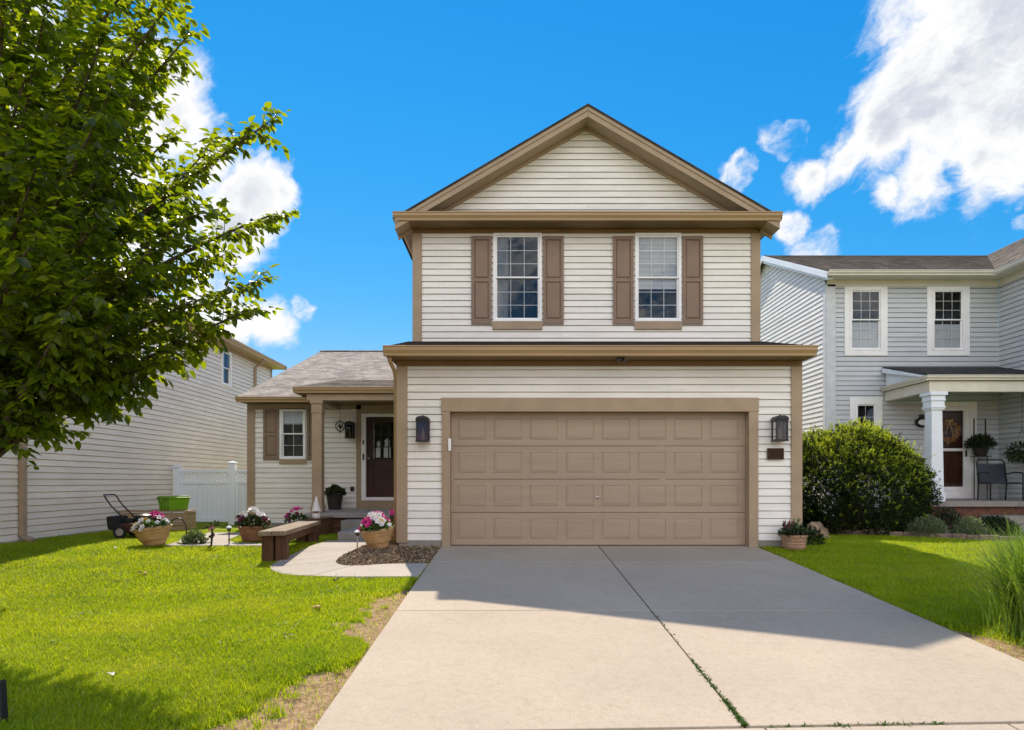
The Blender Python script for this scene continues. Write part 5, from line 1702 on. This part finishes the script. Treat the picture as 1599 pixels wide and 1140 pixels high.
foliage(hb, 120, (0, -.05, .02), (.26, .2, .12), .06, .016, 'pale_leaf', 43, -.2, hemi=False)
wr = thing('door_wreath', 'autumn wreath with gold ribbon hanging on the dark red door of the gray house', 'wreath', (10.885, QY + .075, 2.36))
g_ = np.random.default_rng(5); n = 420; a = g_.uniform(0, 2 * np.pi, n); q = .20 + g_.normal(0, .03, n)
P = np.stack([q * np.cos(a), g_.normal(-.02, .012, n), q * np.sin(a) - .05], 1); A = np.stack([np.cos(a + 1), np.full(n, -.3), np.sin(a + 1)], 1) + .5 * g_.normal(size=(n, 3))
V, F = leaves(P, A, np.tile([0, -1., 0], (n, 1)) + .3 * g_.normal(size=(n, 3)), g_.uniform(.05, .09, n), g_.uniform(.012, .02, n)); V[:, 1] = np.minimum(V[:, 1], .02)
island_mesh('ring', V, F, 'decor_orange', wr)
m = MB()
for s_ in (-1, 1): m.tube([(0, -.05, .20), (s_ * .08, -.06, .25), (s_ * .10, -.05, .20), (s_ * .02, -.05, .19)], [.01, .022, .02, .01], 6); m.tube([(0, -.05, .19), (s_ * .05, -.05, .05), (s_ * .09, -.05, -.12)], [.014, .014, .010], 5)
m.blob((0, -.06, .20), (.03, .02, .03), 1); m.build('bow', 'decor_gold', wr)

# ------------------------------------------------------------------ edging, rock
m = MB(); pts = catmull(BED[:9], 5)
for i in range(len(pts) - 1):
    a, b = Vector(pts[i]), Vector(pts[i + 1]); d = (b - a); L_ = d.length; d.normalize(); nrm = Vector((-d.y, d.x)) * .06
    a2 = a + d * .004; b2 = b - d * .004
    poly = [a2 - nrm, b2 - nrm, b2 + nrm, a2 + nrm]
    m.prism([(p_.x, p_.y) for p_ in poly], (gzf(a.y) - .06, gzf(a.y) + .085 + .006 * (i % 3)), 2)
ed = m.build('bed_edging', 'edging', bevel=.012); tag(ed, 'low curving brown stone edging round the planting bed of the gray house', 'edging')
rk = MB(); rk.blob((0, 0, .12), (.16, .12, .17), 2, .22, 4); rk.blob((.16, .02, .07), (.12, .10, .10), 2, .22, 5)
rk = rk.build('rock', 'rock'); rk.location = (5.98, 12.75, -.02); tag(rk, 'pale tan rock at the foot of the big bush beside the cream house', 'rock')
rk = MB(); rk.blob((0, 0, .02), (.10, .07, .04), 2, .3, 9)
rk = rk.build('rock', 'rock'); rk.location = (5.95, 12.25, -.02); tag(rk, 'small flat tan stone lying in the grass in front of the bed edging', 'rock')

# ================================================================== big yew bush
def yew():
    t = thing('bush', 'large rounded dark green yew bush with bright sunlit top between the two houses', 'bush', (7.08, 13.4, 0)); t.scale = (.95, .95, 1.0)
    g_ = np.random.default_rng(77)
    lobes = [((-.05, .05, .95), (1.25, 1.05, 1.18), 1.0), ((-.75, -.02, .85), (.92, .92, 1.05), .7), ((.62, -.02, .80), (.88, .95, 1.02), .7), ((.1, -.30, .70), (1.15, .95, .95), .6),
             ((-1.15, .15, 1.0), (.62, .7, .95), .4), ((.25, .1, 1.35), (.75, .7, .80), .5)]
    Ps, Ns = [], []
    for c, r, wgt in lobes:
        n = int(9500 * wgt); D = rnd_dir(n, g_)
        bump = 1 + .06 * np.sin(D[:, 0] * 9 + D[:, 2] * 7) + .05 * np.sin(D[:, 1] * 13 + 2) + .05 * np.sin(D[:, 2] * 17 + D[:, 0] * 11)
        rad = np.where(g_.random(n) < .72, g_.uniform(.88, 1.05, n), g_.uniform(.60, .9, n)) * bump
        P = np.array(c) + D * np.array(r) * rad[:, None]
        inside = np.zeros(n, bool)
        for c2, r2, _ in lobes:
            if c2 == c: continue
            inside |= (((P - np.array(c2)) / np.array(r2)) ** 2).sum(1) < .72
        k = (~inside) & (P[:, 2] > .03)
        Ps.append(P[k]); Ns.append(D[k])
    P = np.concatenate(Ps); D = np.concatenate(Ns)
    # each sprig: a shoot with needles along it
    ns = len(P); per = 11
    shoot = unit(D * .8 + np.array([0, 0, .75]) + .55 * g_.normal(size=(ns, 3)))
    Lsh = g_.uniform(.06, .15, ns) + .16 * (g_.random(ns) < .06) * np.clip(D[:, 2] + .3, 0, 1)
    tt = np.tile(np.linspace(.05, 1, per), ns)
    B = np.repeat(P, per, 0) + np.repeat(shoot, per, 0) * (np.repeat(Lsh, per) * tt)[:, None]
    A = np.repeat(shoot, per, 0) * .7 + .75 * rnd_dir(ns * per, g_)
    N = rnd_dir(ns * per, g_) + np.array([0, 0, .6])
    V, F = leaves(B, A, N, g_.uniform(.038, .062, ns * per), g_.uniform(.007, .011, ns * per), .15, .05)
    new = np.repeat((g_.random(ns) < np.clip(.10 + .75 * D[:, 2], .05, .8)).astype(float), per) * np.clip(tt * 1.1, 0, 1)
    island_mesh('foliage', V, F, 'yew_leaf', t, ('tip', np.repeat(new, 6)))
    m = MB()
    for k in range(16):
        a = k * .55 + random.uniform(-.2, .2); q = random.uniform(.45, 1.0); z = random.uniform(.9, 1.7)
        m.tube([(.15 * math.cos(a), .1 * math.sin(a), -.05), (.45 * q * math.cos(a), .4 * q * math.sin(a), z * .4), (.95 * q * math.cos(a), .8 * q * math.sin(a), z)], [.035, .022, .008], 6)
    m.build('stem', 'bark', t)


yew()

# ornamental grass, right foreground
og = thing('ornamental_grass', 'tall arching clump of bright green ornamental grass at the right edge of the drive', 'ornamental grass', (4.74, 5.62, gzf(5.62)))
g_ = np.random.default_rng(9); n = 2500; seg = 7
az = g_.uniform(0, 2 * np.pi, n); base = np.stack([g_.normal(0, .15, n), g_.normal(0, .15, n), np.full(n, -.03)], 1)
Lb = g_.uniform(.55, 1.2, n); bend = g_.uniform(.15, 1.35, n); w0 = g_.uniform(.004, .008, n)
d = np.stack([np.cos(az), np.sin(az), np.zeros(n)], 1); s_ = np.stack([-np.sin(az), np.cos(az), np.zeros(n)], 1)
cur = base.copy(); th = g_.uniform(.04, .34, n); rows = []
for i in range(seg + 1):
    w = w0 * (1 - (i / seg) ** 2.2) + .0006
    rows.append(cur - s_ * w[:, None]); rows.append(cur + s_ * w[:, None])
    cur = cur + (d * np.sin(th)[:, None] + np.array([0, 0, 1.]) * np.cos(th)[:, None]) * (Lb / seg)[:, None]
    th = th + bend * 1.5 / seg * (.5 + i / seg)
V = np.stack(rows, 1).reshape(-1, 3); k = 2 * (seg + 1)
i0 = np.arange(n)[:, None] * k
F = np.concatenate([i0 + np.array([[2 * j, 2 * j + 1, 2 * j + 3, 2 * j + 2]]) for j in range(seg)], 1).reshape(-1, 4)
island_mesh('blades', V, F, 'reed_blade', og)
n = 60; az = g_.uniform(0, 2 * np.pi, n)
P = np.stack([g_.normal(0, .22, n), g_.normal(0, .22, n), np.full(n, .01)], 1); A = np.stack([np.cos(az), np.sin(az), g_.uniform(-.02, .15, n)], 1)
V, F = leaves(P, A, np.tile([0, 0, 1.], (n, 1)), g_.uniform(.12, .3, n), np.full(n, .004), .1, .1); island_mesh('dead_blades', V, F, 'dry_leaf', og)


# ================================================================== the tree on the left
def tree():
    t = thing('tree', 'leafy green shade tree reaching in over the left lawn and the beige house', 'tree', (-5.35, 6.1, gzf(6.1)), 0, None, True)
    g_ = random.Random(21)
    base = Vector((-5.35, 6.1, gzf(6.1) - .1))
    spine = [base, base + Vector((.03, .0, 1.0)), base + Vector((.08, .02, 2.2)), base + Vector((.02, .1, 3.6)), base + Vector((.12, .05, 5.2)), base + Vector((.05, .1, 6.9))]
    srad = [.15, .125, .115, .09, .06, .02]
    m = MB(); m.tube(spine, srad, 12)
    def on_spine(z):
        for a, b in zip(spine[:-1], spine[1:]):
            if a.z <= z <= b.z: return a.lerp(b, (z - a.z) / (b.z - a.z))
        return spine[-1]
    tips = [(290, 60, 6.2), (255, 20, 5.7), (240, 105, 6.7), (225, 170, 6.0), (418, 192, 6.3), (318, 240, 6.8), (426, 335, 6.2), (398, 440, 6.5), (385, 485, 6.1),
            (300, 470, 5.6), (310, 530, 6.2), (272, 560, 5.8), (228, 570, 6.4), (200, 600, 5.9), (140, 545, 6.7), (100, 510, 5.4), (60, 530, 6.2), (15, 530, 5.5),
            (160, 60, 5.2), (170, 150, 5.0), (190, 260, 5.2), (150, 350, 4.9), (210, 420, 5.1), (120, 460, 4.8), (60, 250, 4.7), (50, 380, 4.6), (40, 120, 4.9), (80, 440, 5.0), (180, 500, 5.2),
            (250, 300, 7.3), (240, 480, 7.1), (150, 470, 7.4), (160, 250, 7.4), (120, 130, 7.0), (60, 330, 7.2), (100, 30, 6.4), (200, -20, 6.0), (30, 480, 7.0), (70, 20, 5.6), (10, 410, 5.2), (300, 335, 5.4),
            (250, 380, 5.3), (110, 300, 6.0), (90, 200, 5.8), (200, 330, 6.2), (285, 420, 6.4), (165, 540, 6.0),
            (255, 225, 6.1), (215, 540, 5.6), (130, 530, 6.6), (200, 100, 6.2), (205, 210, 5.6), (345, 400, 6.6)]
    T3 = [at(*q) for q in tips]
    for _ in range(34):       # the half of the crown outside the frame
        a = g_.uniform(1.7, 4.9); z = g_.uniform(1.9, 6.6); r_ = g_.uniform(1.3, 2.6) * (1 - .45 * max(0, (z - 4) / 3))
        T3.append(Vector((-5.35 + r_ * math.cos(a), 6.1 + r_ * math.sin(a), z)))
    for _ in range(10):
        T3.append(Vector((-5.2 + g_.uniform(-1.2, 1.6), 6.2 + g_.uniform(-1.2, 1.2), g_.uniform(5.4, 7.4))))
    LP, LA, LN, LL = [], [], [], []
    def twig(p, d, L, r0, leaf_from=.12):
        """a twig with alternate leaves"""
        n = max(4, int(L / .05)); pts = [p]; cur = p.copy(); dd = d.normalized()
        for i in range(n):
            dd = (dd + Vector((g_.gauss(0, .10), g_.gauss(0, .10), g_.gauss(-.035, .08)))).normalized()
            cur = cur + dd * (L / n); pts.append(cur.copy())
        if True: m.tube(pts[::2] if len(pts) > 5 else pts, [r0 * (1 - .8 * i / max(1, (len(pts[::2] if len(pts) > 5 else pts) - 1))) for i in range(len(pts[::2] if len(pts) > 5 else pts))], 4)
        side = dd.cross(Vector((0, 0, 1)))
        if side.length < .1: side = Vector((1, 0, 0))
        side.normalize()
        for i in range(int(n * leaf_from), n + 1):
            p_ = pts[i]
            for s_ in (-1, 1):
                if g_.random() < .08: continue
                ax = side * s_ * g_.uniform(.5, 1.1) + dd * g_.uniform(.3, .9) + Vector((g_.gauss(0, .25), g_.gauss(0, .25), -.38 + g_.gauss(0, .25)))
                nn = Vector((g_.gauss(0, .45), g_.gauss(0, .45), 1.0))
                LP.append(p_ + Vector((g_.gauss(0, .012), g_.gauss(0, .012), g_.gauss(0, .012)))); LA.append(ax); LN.append(nn); LL.append(g_.uniform(.06, .125))
    for tp in T3:
        far = (tp - base).length
        z0 = max(1.35, min(4.6, tp.z * .55 + g_.uniform(-.2, .2))) + base.z
        s0 = on_spine(z0)
        if tp.z < z0: s0 = on_spine(max(1.6 + base.z, tp.z - .1))
        mid = s0.lerp(tp, .5) + Vector((g_.gauss(0, .10), g_.gauss(0, .10), .22 + g_.gauss(0, .08)))
        pts = []
        N = 14
        for i in range(N + 1):
            q = i / N; pts.append(s0 * (1 - q) ** 2 + mid * (2 * q * (1 - q)) + tp * q ** 2)
        r0 = .008 + .007 * (tp - s0).length
        m.tube(pts, [r0 * (1 - .85 * i / N) + .003 for i in range(N + 1)], 6)
        L = (tp - s0).length
        k = max(4, int(L / .125))
        for j in range(k + 1):
            q = .30 + .70 * j / k; i = min(int(q * N), N - 1); p_ = pts[i].lerp(pts[i + 1], q * N - i)
            dr = (pts[i + 1] - pts[i]).normalized()
            for rep in range(2 if q > .55 or g_.random() < .35 else 1):
                if q < .55 and g_.random() < .25: continue
                if True:
                  pass
                if q > .97:
                    d = dr + Vector((g_.gauss(0, .25), g_.gauss(0, .25), g_.gauss(0, .2))); l_ = g_.uniform(.15, .30)
                else:
                    v = Vector((g_.gauss(0, 1), g_.gauss(0, 1), g_.gauss(0, .8)))
                    v = (v - dr * v.dot(dr)).normalized(); d = dr * .75 + v; l_ = g_.uniform(.22, .48) * (1.15 - .55 * q)
                twig(p_, d, l_, .0035)
    m.build('trunk', 'bark', t, smooth=True, recalc=False)
    P, A, N, L = (np.array([tuple(v) for v in q]) if not np.isscalar(q[0]) else np.array(q) for q in (LP, LA, LN, LL))
    V, F = leaves(P, A, N, L, L * .29, .30, .18)
    print('tree leaves', len(P))
    island_mesh('crown', V, F, 'tree_leaf', t)


tree()
for o in list(scene.objects):
    if '_world' in o: del o['_world']
